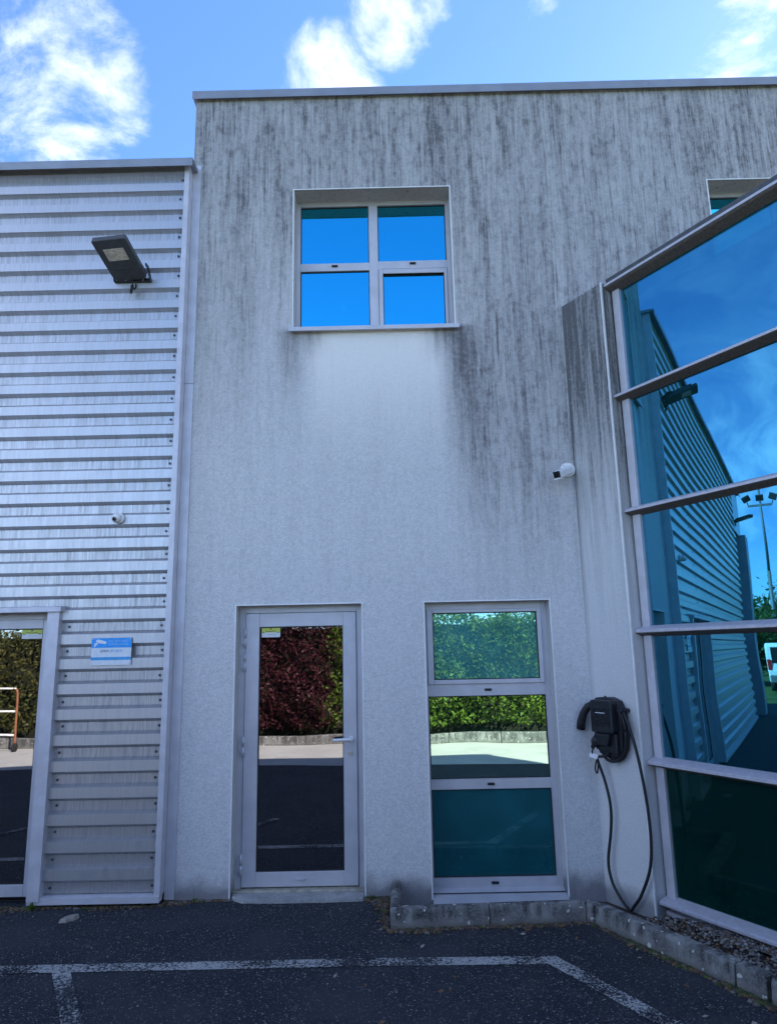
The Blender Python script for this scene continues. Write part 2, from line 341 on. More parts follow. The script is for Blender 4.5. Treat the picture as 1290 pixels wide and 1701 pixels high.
def ground_mat(name, a, b, s1, s2):
    m, t, out = mat(name); o = objc(t)
    c = t.mix(t.rng(t.noise(o, s1, 5, 0.6), 0.3, 0.7), a, b)
    c = t.mix(t.rng(t.noise(o, s2, 3, 0.7), 0.35, 0.75, 0, 0.5), c, tuple(v * 0.5 for v in a))
    nn = t.new('ShaderNodeBump', {'Strength': 0.8, 'Distance': 0.01, 'Height': t.noise(o, s2, 3, 0.7)}).outputs[0]
    pbr(t, out, c, 0.95, 0, nn, 0.2); return m


MAT['soil'] = ground_mat('bed_soil', (0.07, 0.055, 0.045), (0.13, 0.11, 0.09), 6, 60)
MAT['field'] = ground_mat('grass_ground', (0.05, 0.075, 0.02), (0.09, 0.12, 0.035), 0.8, 20)
MAT['lane'] = ground_mat('lane_sunlit_paint', (0.46, 0.45, 0.43), (0.56, 0.55, 0.53), 1.2, 70)  # asphalt paled so its colour carries the sunlight and bounces more onto the facade
MAT['slab'] = ground_mat('door_slab_concrete', (0.36, 0.36, 0.36), (0.52, 0.52, 0.51), 9, 60)


def leafmat(name, a, b, c3):
    m, t, out = mat(name); o = objc(t)
    r = t.new('ShaderNodeTexWhiteNoise', {'Vector': t.vm('SNAP', o, (0.11, 0.11, 0.11))}).outputs[0]
    c = t.mix(t.rng(t.noise(o, 1.6, 3), 0.35, 0.65), a, b); c = t.mix(t.m('MULTIPLY', r, 0.6), c, c3)
    d = t.new('ShaderNodeBsdfPrincipled', {'Base Color': c, 'Roughness': 0.55, 'Specular IOR Level': 0.3})
    tl = t.new('ShaderNodeBsdfTranslucent', {'Color': c})
    mx = t.new('ShaderNodeMixShader', {0: 0.3, 1: d.outputs[0], 2: tl.outputs[0]}); t.l.new(mx.outputs[0], out.inputs[0]); return m


MAT['leaf_green'] = leafmat('leaf_green', (0.05, 0.12, 0.012), (0.12, 0.20, 0.02), (0.16, 0.22, 0.03))
MAT['leaf_olive'] = leafmat('leaf_olive', (0.05, 0.07, 0.015), (0.10, 0.10, 0.025), (0.13, 0.11, 0.03))
MAT['leaf_purple'] = leafmat('leaf_purple', (0.055, 0.014, 0.022), (0.085, 0.022, 0.034), (0.10, 0.03, 0.03))
MAT['leaf_tree'] = leafmat('leaf_tree', (0.04, 0.08, 0.02), (0.07, 0.12, 0.03), (0.09, 0.14, 0.04))
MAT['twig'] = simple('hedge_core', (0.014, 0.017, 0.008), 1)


def lens_mat():
    m, t, out = mat('flood_lens'); o = objc(t); z = t.sep(o)[2]
    c = t.mix(t.rng(t.noise(o, 30, 2), 0.4, 0.6), (0.88, 0.80, 0.68), (0.68, 0.60, 0.50))
    pbr(t, out, c, 0.12, 0, None, 0.6); return m


MAT['lens'] = lens_mat()


# ------------------------------------------------------------------ geometry helpers
def empty(name, loc, label=None, cat=None, group=None, kind=None):
    o = bpy.data.objects.new(name, None); COL.objects.link(o); o.location = loc; o.empty_display_size = 0.1
    tag(o, label, cat, group, kind); return o


def tag(o, label=None, cat=None, group=None, kind=None):
    if label: o['label'] = label
    if cat: o['category'] = cat
    if group: o['group'] = group
    if kind: o['kind'] = kind
    return o


def world_off(p):
    v = Vector((0, 0, 0))
    while p is not None: v += p.location; p = p.parent
    return v


def link(name, me, parent=None, label=None, kind=None):
    """links a mesh whose vertices are in world metres; below a parent the offset of its base is taken out"""
    o = bpy.data.objects.new(name, me); COL.objects.link(o)
    if parent is not None:
        o.parent = parent; o.location = -world_off(parent)
    tag(o, label=label, kind=kind); return o


def finish(name, bm, m, parent=None, label=None, kind=None, smooth=False, mtx=None, bevel=0.0, seg=2):
    if bevel:
        bmesh.ops.bevel(bm, geom=[e for e in bm.edges if not e.is_boundary], offset=bevel, segments=seg, affect='EDGES', profile=0.6, clamp_overlap=True)
    if mtx is not None: bm.transform(mtx)
    bmesh.ops.recalc_face_normals(bm, faces=bm.faces)
    me = bpy.data.meshes.new(name); bm.to_mesh(me); bm.free()
    for mm in (m if isinstance(m, (list, tuple)) else [m]): me.materials.append(MAT[mm])
    if smooth:
        for p in me.polygons: p.use_smooth = True
    return link(name, me, parent, label, kind)


def add_box(bm, x0, x1, y0, y1, z0, z1, mtx=None, mi=0):
    vs = [bm.verts.new((x, y, z)) for x in (x0, x1) for y in (y0, y1) for z in (z0, z1)]
    fs = [bm.faces.new([vs[i] for i in q]) for q in ((0, 1, 3, 2), (4, 6, 7, 5), (0, 4, 5, 1), (2, 3, 7, 6), (0, 2, 6, 4), (1, 5, 7, 3))]
    for f in fs: f.material_index = mi
    if mtx is not None: bmesh.ops.transform(bm, matrix=mtx, verts=vs)
    return vs


def box(name, m, parent, x0, x1, y0, y1, z0, z1, bevel=0.0, mtx=None, label=None, kind=None, seg=1):
    bm = bmesh.new(); add_box(bm, x0, x1, y0, y1, z0, z1)
    return finish(name, bm, m, parent, label, kind, mtx=mtx, bevel=bevel, seg=seg)


def add_prism(bm, pts, axis, a, b, mi=0):
    """polygon pts extruded along axis from a to b (pts are the two other coordinates in xyz order)"""
    def v(p, q): return {'x': (q, p[0], p[1]), 'y': (p[0], q, p[1]), 'z': (p[0], p[1], q)}[axis]
    A = [bm.verts.new(v(p, a)) for p in pts]; B = [bm.verts.new(v(p, b)) for p in pts]
    n = len(pts); fs = [bm.faces.new(A), bm.faces.new(B[::-1])]
    for i in range(n): fs.append(bm.faces.new((A[i], B[i], B[(i + 1) % n], A[(i + 1) % n])))
    for f in fs: f.material_index = mi
    return A + B


def add_cyl(bm, p, q, r, n=12, r2=None, mi=0, cap=True):
    p, q = Vector(p), Vector(q); d = (q - p).normalized(); a = d.orthogonal().normalized(); b = d.cross(a); r2 = r if r2 is None else r2
    A = [bm.verts.new(p + r * (math.cos(2 * math.pi * i / n) * a + math.sin(2 * math.pi * i / n) * b)) for i in range(n)]
    B = [bm.verts.new(q + r2 * (math.cos(2 * math.pi * i / n) * a + math.sin(2 * math.pi * i / n) * b)) for i in range(n)]
    fs = [bm.faces.new((A[i], A[(i + 1) % n], B[(i + 1) % n], B[i])) for i in range(n)]
    for f in fs: f.smooth = True
    if cap: fs += [bm.faces.new(A[::-1]), bm.faces.new(B)]
    for f in fs: f.material_index = mi


def add_tube(bm, pts, r, n=8, mi=0):
    pts = [Vector(p) for p in pts]; rings = []; a = None
    for i, p in enumerate(pts):
        d = (pts[min(i + 1, len(pts) - 1)] - pts[max(i - 1, 0)]).normalized()
        a = d.orthogonal().normalized() if a is None else (a - d * a.dot(d)).normalized(); b = d.cross(a)
        rr = float(r[min(i, len(r) - 1)] if isinstance(r, (list, tuple)) else r)
        rings.append([bm.verts.new(p + rr * (math.cos(2 * math.pi * k / n) * a + math.sin(2 * math.pi * k / n) * b)) for k in range(n)])
    for R0, R1 in zip(rings, rings[1:]):
        for k in range(n):
            f = bm.faces.new((R0[k], R0[(k + 1) % n], R1[(k + 1) % n], R1[k])); f.smooth = True; f.material_index = mi
    bm.faces.new(rings[0][::-1]).material_index = mi; bm.faces.new(rings[-1]).material_index = mi


def spline(pts, k=6):
    P = [Vector(p) for p in pts]; P = [P[0] * 2 - P[1]] + P + [P[-1] * 2 - P[-2]]; out = []
    for i in range(1, len(P) - 2):
        for j in range(k):
            t = j / k; a, b, c, d = P[i - 1:i + 3]
            out.append(0.5 * ((2 * b) + (c - a) * t + (2 * a - 5 * b + 4 * c - d) * t * t + (3 * b - 3 * c + d - a) * t ** 3))
    return out + [P[-2]]


def holed_wall(bm, x0, x1, z0, z1, holes, yf, yb):
    xs = sorted({x0, x1, *[h[0] for h in holes], *[h[1] for h in holes]}); zs = sorted({z0, z1, *[h[2] for h in holes], *[h[3] for h in holes]})
    vf, vb = {}, {}
    def V(d, x, y, z):
        if (x, z) not in d: d[(x, z)] = bm.verts.new((x, y, z))
        return d[(x, z)]
    inside = lambda x, z: any(h[0] < x < h[1] and h[2] < z < h[3] for h in holes)
    solid = {}
    for i in range(len(xs) - 1):
        for j in range(len(zs) - 1): solid[i, j] = not inside((xs[i] + xs[i + 1]) / 2, (zs[j] + zs[j + 1]) / 2)
    for (i, j), s in solid.items():
        if not s: continue
        c = [(xs[i], zs[j]), (xs[i + 1], zs[j]), (xs[i + 1], zs[j + 1]), (xs[i], zs[j + 1])]
        bm.faces.new([V(vf, a, yf, b) for a, b in c]); bm.faces.new([V(vb, a, yb, b) for a, b in c][::-1])
        for k, (di, dj) in enumerate(((0, -1), (1, 0), (0, 1), (-1, 0))):
            if not solid.get((i + di, j + dj), False):
                (a, b), (c2, d2) = c[k], c[(k + 1) % 4]
                bm.faces.new((V(vf, a, yf, b), V(vb, a, yb, b), V(vb, c2, yb, d2), V(vf, c2, yf, d2)))


def frame_ring(bm, x0, x1, z0, z1, wl, wr, wb, wt, y0, y1):
    """four butted rails around an opening"""
    add_box(bm, x0, x0 + wl, y0, y1, z0, z1); add_box(bm, x1 - wr, x1, y0, y1, z0, z1)
    add_box(bm, x0 + wl, x1 - wr, y0 + 0.0005, y1, z0, z0 + wb); add_box(bm, x0 + wl, x1 - wr, y0 + 0.0005, y1, z1 - wt, z1)


def mesh_np(name, verts, faces, m, parent=None, mi=None, kind=None, label=None):
    me = bpy.data.meshes.new(name); k = faces.shape[1]
    me.vertices.add(len(verts)); me.vertices.foreach_set('co', verts.astype(np.float32).ravel())
    me.loops.add(faces.size); me.loops.foreach_set('vertex_index', faces.astype(np.int32).ravel())
    me.polygons.add(len(faces)); me.polygons.foreach_set('loop_start', np.arange(0, faces.size, k, dtype=np.int32)); me.polygons.foreach_set('loop_total', np.full(len(faces), k, dtype=np.int32))
    for mm in (m if isinstance(m, (list, tuple)) else [m]): me.materials.append(MAT[mm])
    if mi is not None: me.polygons.foreach_set('material_index', mi.astype(np.int32))
    me.update(); me.validate(); return link(name, me, parent, label, kind)


def leaves(centres, size, rng, up_bias=0.0):
    n = len(centres); d = rng.normal(size=(n, 3)); d[:, 2] += up_bias; d /= np.linalg.norm(d, axis=1)[:, None]
    e = np.cross(d, rng.normal(size=(n, 3))); e /= np.linalg.norm(e, axis=1)[:, None]; f = np.cross(d, e)
    s = size * rng.uniform(0.4, 1.6, (n, 1))
    v = np.stack([centres - e * s, centres - f * s * 0.45 + d * s * .12, centres + e * s, centres + f * s * 0.45 + d * s * .12], 1).reshape(-1, 3)
    return v, np.arange(4 * n).reshape(-1, 4)


def pebbles(centres, sizes, rng, flat=0.6):
    g = (1 + 5 ** 0.5) / 2
    ico = np.array([(-1, g, 0), (1, g, 0), (-1, -g, 0), (1, -g, 0), (0, -1, g), (0, 1, g), (0, -1, -g), (0, 1, -g), (g, 0, -1), (g, 0, 1), (-g, 0, -1), (-g, 0, 1)]) / 1.9
    fc = np.array([(0, 11, 5), (0, 5, 1), (0, 1, 7), (0, 7, 10), (0, 10, 11), (1, 5, 9), (5, 11, 4), (11, 10, 2), (10, 7, 6), (7, 1, 8), (3, 9, 4), (3, 4, 2), (3, 2, 6), (3, 6, 8), (3, 8, 9), (4, 9, 5), (2, 4, 11), (6, 2, 10), (8, 6, 7), (9, 8, 1)])
    V, Fs = [], []
    for i, (c, s) in enumerate(zip(centres, sizes)):
        a = rng.uniform(0, 6.28); ca, sa = math.cos(a), math.sin(a)
        p = ico * rng.uniform(0.75, 1.2, (12, 1)) * np.array([1.25, 0.85, flat]) * s
        p = np.stack([p[:, 0] * ca - p[:, 1] * sa, p[:, 0] * sa + p[:, 1] * ca, p[:, 2]], 1) + c
        V.append(p); Fs.append(fc + 12 * i)
    return np.concatenate(V), np.concatenate(Fs)


# wing frame: s runs along the glass front towards the camera, o is the distance in front of its wall face
WX, WY = 1.507, 5.55
WM = Matrix.Translation((WX, WY, 0)) @ Matrix.Rotation(rad(-60), 4, 'Z')
def wp(s, o, z): return WM @ Vector((s, -o, z))


# ------------------------------------------------------------------ the ground
def sheet(name, outer, holes, z, m):
    polys = [[Vector((x, y, 0)) for x, y in outer]] + [[Vector((x, y, 0)) for x, y in h] for h in holes]
    tri = tessellate_polygon(polys); vs = [p for q in polys for p in q]
    bm = bmesh.new(); V = [bm.verts.new((p.x, p.y, z)) for p in vs]
    for a, b, c in tri:
        try: bm.faces.new((V[a], V[b], V[c]))
        except ValueError: pass
    for f in bm.faces:
        f.normal_update()
        if f.normal.z < 0: f.normal_flip()
    me = bpy.data.meshes.new(name); bm.to_mesh(me); bm.free(); me.materials.append(MAT[m]); return link(name, me, kind='structure')


tip = wp(2.5, 0, 0)
BED = [(-0.06, 4.98), (1.22, 5.04), (1.29, 5.0), (1.80, 4.085), (2.62, 2.62), (2.95, 2.62), (3.9, 4.3), (4.6, 5.6), (-0.06, 5.6)]
sheet('grass_ground', [(-900, -900), (900, -900), (900, 900), (-900, 900)], [], -0.07, 'field')
sheet('asphalt_parking', [(-18, -0.55 - 1.2), (14, -0.55 + 1.6), (14, 5.62), (-18, 5.62)], [BED], 0.0, 'asphalt')
sheet('sunlit_lane', [(-18, -4.6), (14, -1.35), (14, -0.55 + 1.6), (-18, -0.55 - 1.2)], [], 0.0, 'lane')  # sunlit part of the same asphalt, its brightness put into the colour
sheet('bed_soil', [(-0.2, 4.85), (1.3, 4.9), (2.6, 2.4), (3.1, 2.4), (4.9, 5.6), (-0.2, 5.6)], [], -0.055, 'soil')


def strip(name, pts, width, z):
    """a painted line of given width with mitred joints"""
    P = [Vector((x, y, 0)) for x, y in pts]; L, Rr = [], []
    for i, p in enumerate(P):
        d0 = (P[i] - P[i - 1]).normalized() if i else (P[1] - P[0]).normalized(); d1 = (P[i + 1] - P[i]).normalized() if i < len(P) - 1 else d0
        n = Vector((-(d0 + d1).y, (d0 + d1).x, 0)).normalized(); k = width / 2 / max(0.4, n.dot(Vector((-d0.y, d0.x, 0))))
        L.append(p + n * k); Rr.append(p - n * k)
    bm = bmesh.new()
    for i in range(len(P) - 1):
        bm.faces.new([bm.verts.new((v.x, v.y, z)) for v in (L[i], Rr[i], Rr[i + 1], L[i + 1])])
    bmesh.ops.remove_doubles(bm, verts=bm.verts, dist=1e-4)
    return finish(name, bm, 'paint', kind='structure')


strip('parking_line', [(-6.5, 4.43), (-2.3, 4.452), (-0.17, 4.464), (0.87, 4.449), (1.268, 3.741), (1.60, 3.15)], 0.105, 0.004)
strip('parking_line', [(-1.985, 4.44), (-1.643, 3.838), (-1.34, 3.30)], 0.095, 0.008)
strip('parking_line', [(-4.6, 4.38), (-3.67, 2.75)], 0.095, 0.008)

# kerb stones of the planting bed
kerb = empty('bed_kerb', (0.6, 4.97, 0), kind='structure')
def kerb_stone(a, b, side=1, wdt=0.085, h=0.118, r=0.018, gap=0.004):
    a, b = Vector((*a, 0)), Vector((*b, 0)); d = (b - a); L = d.length; ang = math.atan2(d.y, d.x)
    pts = [(-0.012, -0.10), (0.006, h - r), (0.006 + r * 0.35, h - r * 0.3), (0.006 + r, h), (wdt - r * 0.5, h), (wdt, h - r * 0.5), (wdt, -0.10)]
    pts = [(p[0] * side + random.uniform(-.002, .002), p[1] + random.uniform(-.003, .003)) for p in pts]
    bm = bmesh.new(); add_prism(bm, pts, 'x', gap / 2, L - gap / 2)
    bmesh.ops.bevel(bm, geom=[e for e in bm.edges if abs((e.verts[0].co - e.verts[1].co).x) < 1e-4], offset=0.006, segments=1, affect='EDGES')
    return finish('kerb_stone', bm, 'kerb', kerb, mtx=Matrix.Translation(a) @ Matrix.Rotation(ang + random.uniform(-.004, .004), 4, 'Z'))
kerb_stone((-0.072, 4.945), (0.583, 4.978)); kerb_stone((0.584, 4.980), (1.222, 5.012))
kerb_stone((1.262, 4.972), (1.753, 4.091)); kerb_stone((1.756, 4.085), (1.838, 3.928)); kerb_stone((1.846, 3.905), (2.30, 3.08)); kerb_stone((2.303, 3.075), (2.62, 2.50))
kerb_stone((2.70, 2.46), (3.25, 3.42)); kerb_stone((3.255, 3.43), (3.80, 4.38)); kerb_stone((3.805, 4.39), (4.46, 5.53))
bm = bmesh.new(); add_prism(bm, [(-0.073, -0.1), (-0.073, 0.085), (-0.062, 0.110), (-0.045, 0.121), (-0.022, 0.121), (-0.005, 0.110), (0.006, 0.085), (0.006, -0.1)], 'y', 5.052, 5.547)
finish('kerb_stone', bm, 'kerb', kerb)
bm = bmesh.new(); add_prism(bm, [(1.224, 5.010), (1.258, 4.975), (1.325, 5.02), (1.255, 5.09)], 'z', -0.1, 0.112)
finish('kerb_joint', bm, 'kerb', kerb, bevel=0.004, seg=1)

# far kerb beyond the lane
fk = empty('lane_kerb', (-4, -3.0, 0), kind='structure')
fd = Vector((1, 0.1, 0)).normalized()
for i in range(-13, 12):
    a = Vector((1.0 * i, -2.72 + 0.1 * i, 0)); ang = math.atan2(fd.y, fd.x)
    bm = bmesh.new(); add_box(bm, 0.004, 1.0, -0.16, 0.0, -0.1, 0.19 + random.uniform(-.006, .006))
    finish('kerb_stone', bm, 'kerb', fk, mtx=Matrix.Translation(a) @ Matrix.Rotation(ang, 4, 'Z'), bevel=0.012, seg=1)

# ------------------------------------------------------------------ rendered office building
FY = 5.55
office = empty('office_building', (2.4, FY, 0), 'two-storey grey rendered building streaked with dark run-off, with glazed door and blue windows', 'building')
DOOR = (-1.262, -0.262, -0.2, 2.158); NWIN = (0.237, 1.232, -0.2, 2.155); W1 = (-0.825, 0.577, 4.52, 5.888); W2 = (2.90, 4.302, 4.52, 5.888)
bm = bmesh.new(); holed_wall(bm, -1.742, 6.5, -0.2, 6.86, [DOOR, NWIN, W1, W2], FY, FY + 0.30)
add_box(bm, -1.742, -1.45, FY + 0.302, 14.0, -0.2, 6.86); add_box(bm, 6.2, 6.5, FY + 0.302, 14.0, -0.2, 6.86); add_box(bm, -1.742, 6.5, 14.002, 14.3, -0.2, 6.86)
finish('wall', bm, 'render', office)
box('roof', 'roofing', office, -1.44, 6.19, 5.86, 13.99, 6.60, 6.72)
box('floor', 'interior_floor', office, -1.44, 6.19, 5.86, 13.99, -0.15, -0.02)
box('upper_floor', 'interior', office, -1.44, 6.19, 5.86, 13.99, 2.75, 3.05)
box('partition', 'interior', office, -1.44, 6.19, 9.6, 9.75, -0.01, 2.74)
box('counter', 'wood', office, -1.30, -0.45, 7.6, 8.2, -0.01, 0.95)
# coping in folded lengths
cx = [-1.772, 0.31, 2.45, 4.5, 6.53]
for a, b in zip(cx, cx[1:]):
    bm = bmesh.new(); add_prism(bm, [(5.508, 6.838), (5.508, 6.918), (5.512, 6.924), (5.90, 6.95), (5.90, 6.862), (5.535, 6.862), (5.518, 6.845)], 'x', a + 0.001, b - 0.001)
    finish('coping', bm, 'cope', office)
# white corner beads around openings
def beads(h, bottom, parent=office):
    x0, x1, z0, z1 = h; wd = 0.009; z0 = bottom
    bm = bmesh.new(); add_box(bm, x0 - wd, x0 + 0.0015, FY - 0.004, FY + 0.006, z0, z1 + wd); finish('corner_bead', bm, 'bead', parent)
    bm = bmesh.new(); add_box(bm, x1 - 0.0015, x1 + wd, FY - 0.004, FY + 0.006, z0, z1 + wd); finish('corner_bead', bm, 'bead', parent)
    bm = bmesh.new(); add_box(bm, x0 + 0.0015, x1 - 0.0015, FY - 0.0038, FY + 0.006, z1 - 0.0015, z1 + wd * 0.8); finish('corner_bead', bm, 'bead', parent)
beads(DOOR, 0.0); beads(NWIN, -0.02); beads(W1, 4.525); beads(W2, 4.525)


def vent(parent, x, z, y, wdt=0.055):
    bm = bmesh.new(); add_box(bm, x - wdt / 2, x + wdt / 2, y - 0.012, y + 0.004, z - 0.009, z + 0.009)
    return finish('drain_cap', bm, 'dark', parent, bevel=0.003, seg=1)


def pane(parent, x0, x1, z0, z1, y, m):
    g = box('pane', m, parent, x0 - 0.006, x1 + 0.006, y, y + 0.012, z0 - 0.006, z1 + 0.006)
    bm = bmesh.new(); k = 0.007
    for a in ((x0, x0 + k, z0, z1), (x1 - k, x1, z0, z1), (x0 + k, x1 - k, z0, z0 + k), (x0 + k, x1 - k, z1 - k, z1)): add_box(bm, a[0], a[1], y - 0.006, y - 0.001, a[2], a[3])
    finish('gasket', bm, 'gasket', parent); return g


# upper four-light windows
def upper_window(dx):
    y0, y1 = 5.742, 5.80
    bm = bmesh.new()
    add_box(bm, -0.825 + dx, -0.79 + dx, y0, y1, 4.545, 5.888); add_box(bm, 0.547 + dx, 0.577 + dx, y0, y1, 4.545, 5.888)
    add_box(bm, -0.789 + dx, 0.546 + dx, y0, y1, 5.848, 5.888); add_box(bm, -0.789 + dx, 0.546 + dx, y0 + .001, y1, 4.545, 4.60)
    add_box(bm, -0.161 + dx, -0.08 + dx, y0 + .0005, y1, 4.601, 5.847)
    wn = finish('window', bm, 'frame', office)
    wo = world_off(wn)
    bm = bmesh.new(); add_box(bm, -0.789 + dx, -0.162 + dx, y0 + .001, y1, 5.19, 5.265); finish('transom', bm, 'frame', wn)
    bm = bmesh.new(); add_box(bm, -0.079 + dx, 0.546 + dx, y0 + .001, y1, 5.198, 5.274); finish('transom', bm, 'frame', wn)
    bm = bmesh.new(); frame_ring(bm, -0.076 + dx, 0.543 + dx, 4.585, 5.190, 0.038, 0.026, 0.046, 0.045, y0 - 0.012, y0 - 0.001); finish('opening_sash', bm, 'frame', wn, bevel=0.003, seg=1)
    for a in ((-0.789, -0.162, 5.266, 5.847), (-0.079, 0.546, 5.275, 5.847), (-0.789, -0.162, 4.601, 5.189), (-0.039, 0.518, 4.63, 5.146)):
        pane(wn, a[0] + dx, a[1] + dx, a[2], a[3], y0 + 0.022, 'glass_blue')
    vent(wn, -0.477 + dx, 5.236, y0); vent(wn, 0.235 + dx, 5.246, y0)
    bm = bmesh.new(); add_prism(bm, [(5.492, 4.487), (5.492, 4.522), (5.7415, 4.556), (5.7415, 4.545), (5.553, 4.519), (5.506, 4.512), (5.506, 4.487)], 'x', -0.858 + dx, 0.608 + dx)
    # the sill sits on the wall in front of the opening
    finish('sill', bm, 'frame', wn)
    return wn
upper_window(0.0); upper_window(3.725)

# glazed door
bm = bmesh.new(); y0, y1 = 5.69, 5.76
add_box(bm, -1.262, -1.212, y0, y1, 0.0, 2.158); add_box(bm, -0.312, -0.262, y0, y1, 0.0, 2.158); add_box(bm, -1.211, -0.313, y0, y1, 2.104, 2.158)
df = finish('door_frame', bm, 'frame', office)
box('threshold', 'threshold', office, -1.262, -0.262, 5.62, 5.80, 0.0, 0.036, 0.004)
bm = bmesh.new(); frame_ring(bm, -1.208, -0.316, 0.045, 2.100, 0.110, 0.106, 0.104, 0.110, 5.676, 5.735)
door = finish('door', bm, 'frame', office, bevel=0.003, seg=1)
pane(door, -1.098, -0.422, 0.149, 1.990, 5.700, 'glass_door')
for hz in (1.905, 1.715, 1.065, 0.205):
    bm = bmesh.new(); add_cyl(bm, (-1.2105, 5.668, hz - 0.075), (-1.2105, 5.668, hz - 0.004), 0.011, 12); add_cyl(bm, (-1.2105, 5.668, hz + 0.004), (-1.2105, 5.668, hz + 0.075), 0.011, 12)
    add_box(bm, -1.243, -1.178, 5.6735, 5.6765, hz - 0.05, hz + 0.05)
    finish('hinge', bm, 'frame', door)
bm = bmesh.new(); add_cyl(bm, (-0.362, 5.675, 1.108), (-0.362, 5.665, 1.108), 0.022, 16); add_cyl(bm, (-0.362, 5.666, 1.108), (-0.362, 5.625, 1.108), 0.010, 12)
add_tube(bm, spline([(-0.362, 5.626, 1.108), (-0.40, 5.622, 1.108), (-0.45, 5.624, 1.107), (-0.503, 5.630, 1.105)]), [0.0115] * 18 + [0.010], 10)
finish('handle', bm, 'white', door)
bm = bmesh.new(); add_cyl(bm, (-0.365, 5.676, 1.00), (-0.365, 5.670, 1.00), 0.017, 16); add_box(bm, -0.369, -0.361, 5.662, 5.6705, 0.985, 1.012)
finish('lock', bm, 'steel', door)
bm = bmesh.new(); add_prism(bm, [(-0.80, 0.104), (-0.72, 0.104), (-0.735, 0.094), (-0.785, 0.094)], 'y', 5.662, 5.676); finish('drain_cap', bm, 'frame', door)


def sticker(parent, x0, x1, z0, z1, y):
    """small yellow and white notice: a bent dark line of print with a mark at each end and one above"""
    bm = bmesh.new(); zm = z0 + 0.50 * (z1 - z0); h = z1 - z0; wd = x1 - x0
    add_box(bm, x0, x1, y, y + 0.001, z0, zm - 0.0002, mi=1); add_box(bm, x0, x1, y, y + 0.001, zm, z1, mi=0)
    n = 8
    for i in range(n):
        a, b = x0 + wd * (0.2 + 0.58 * i / n), x0 + wd * (0.2 + 0.58 * (i + 0.86) / n); q = abs((i + 0.5) / n - 0.5)
        add_box(bm, a, b, y - 0.001, y - 0.0002, z0 + h * (0.58 + 0.10 * q), z0 + h * (0.65 + 0.10 * q), mi=2)
    for a, b, c, d in ((0.06, 0.15, 0.45, 0.54), (0.82, 0.93, 0.47, 0.56), (0.44, 0.54, 0.80, 0.94), (0.35, 0.75, 0.28, 0.31)):
        add_box(bm, x0 + wd * a, x0 + wd * b, y - 0.001, y - 0.0002, z0 + h * c, z0 + h * d, mi=2 if d != 0.31 else 3)
    return finish('sticker', bm, ['yellow', 'sticker_white', 'ink', 'cope'], parent)


sticker(door, -1.083, -0.933, 1.908, 1.984, 5.6975)

# tall three-light window beside the door
bm = bmesh.new(); y0, y1 = 5.688, 5.76
add_box(bm, 0.205, 0.255, y0, y1, 0.0, 2.154); add_box(bm, 1.187, 1.231, y0, y1, 0.0, 2.154); add_box(bm, 0.256, 1.186, y0, y1, 2.100, 2.154)
add_box(bm, 0.256, 1.186, y0 + .001, y1, 0.0, 0.082)
nw = finish('window', bm, 'frame', office)
for a, b in ((1.417, 1.508), (0.715, 0.790)):
    bm = bmesh.new(); add_box(bm, 0.256, 1.186, y0 + .001, y1, a, b); finish('transom', bm, 'frame', nw)
bm = bmesh.new(); frame_ring(bm, 0.257, 1.185, 1.509, 2.099, 0.048, 0.034, 0.034, 0.026, y0 - 0.014, y0 + 0.04); finish('opening_sash', bm, 'frame', nw, bevel=0.003, seg=1)
pane(nw, 0.305, 1.151, 1.543, 2.073, y0 + 0.012, 'glass_blind'); pane(nw, 0.256, 1.186, 0.791, 1.416, y0 + 0.022, 'glass_green'); pane(nw, 0.256, 1.186, 0.083, 0.714, y0 + 0.022, 'glass_spandrel')
vent(nw, 0.731, 1.462, y0); vent(nw, 0.720, 0.752, y0); vent(nw, 0.716, 0.045, y0)
box('spandrel_panel', 'spandrel', nw, 0.2, 1.25, 5.775, 5.80, 0.0, 0.75)
bm = bmesh.new()
for i in range(27):
    z = 1.52 + i * 0.0215; add_box(bm, 0.25, 1.2, -0.0125, 0.0125, -0.0006, 0.0006, mtx=Matrix.Translation((0, 5.80, z)) @ Matrix.Rotation(rad(-52), 4, 'X'))
finish('blind', bm, 'blind', nw, kind='stuff')
bm = bmesh.new(); add_prism(bm, [(5.475, -0.055), (5.475, -0.030), (5.6875, 0.014), (5.6875, 0.0), (5.55, -0.055)], 'x', 0.239, 1.230); finish('sill', bm, 'frame', nw)
# worn slab in front of the door
bm = bmesh.new(); add_prism(bm, [(-1.255, 5.618), (-1.245, 5.545), (-1.16, 5.478), (-0.9, 5.462), (-0.5, 5.466), (-0.27, 5.478), (-0.265, 5.618)], 'z', -0.05, 0.026)
finish('door_slab', bm, 'slab', office, bevel=0.008, seg=2)

# ------------------------------------------------------------------ metal-clad hall
hall = empty('metal_clad_hall', (-7, 5.5, 0), 'long hall clad in silver horizontally ribbed steel sheets, left of the rendered building', 'building')
PIT = 0.1885; UREF = 2.057; YC, YV = 5.45, 5.49


def profile(z0, z1):
    """(y, z) polyline of the ribbed sheet between two heights"""
    pts = []
    k0 = math.floor((z0 - UREF) / PIT) - 1; k1 = math.ceil((z1 - UREF) / PIT) + 2
    for k in range(k0, k1):
        u = UREF + k * PIT
        pts += [(YV, u - 0.078), (YV, u - 0.012), (YC, u + 0.012), (YC, u + PIT - 0.102)]
    out = []
    for (ya, za), (yb, zb) in zip(pts, pts[1:]):
        if zb <= z0 or za >= z1: continue
        lo, hi = max(za, z0), min(zb, z1); f = lambda z: ya + (yb - ya) * (z - za) / (zb - za)
        if not out: out.append((f(lo), lo))
        out.append((f(hi), hi))
    return out


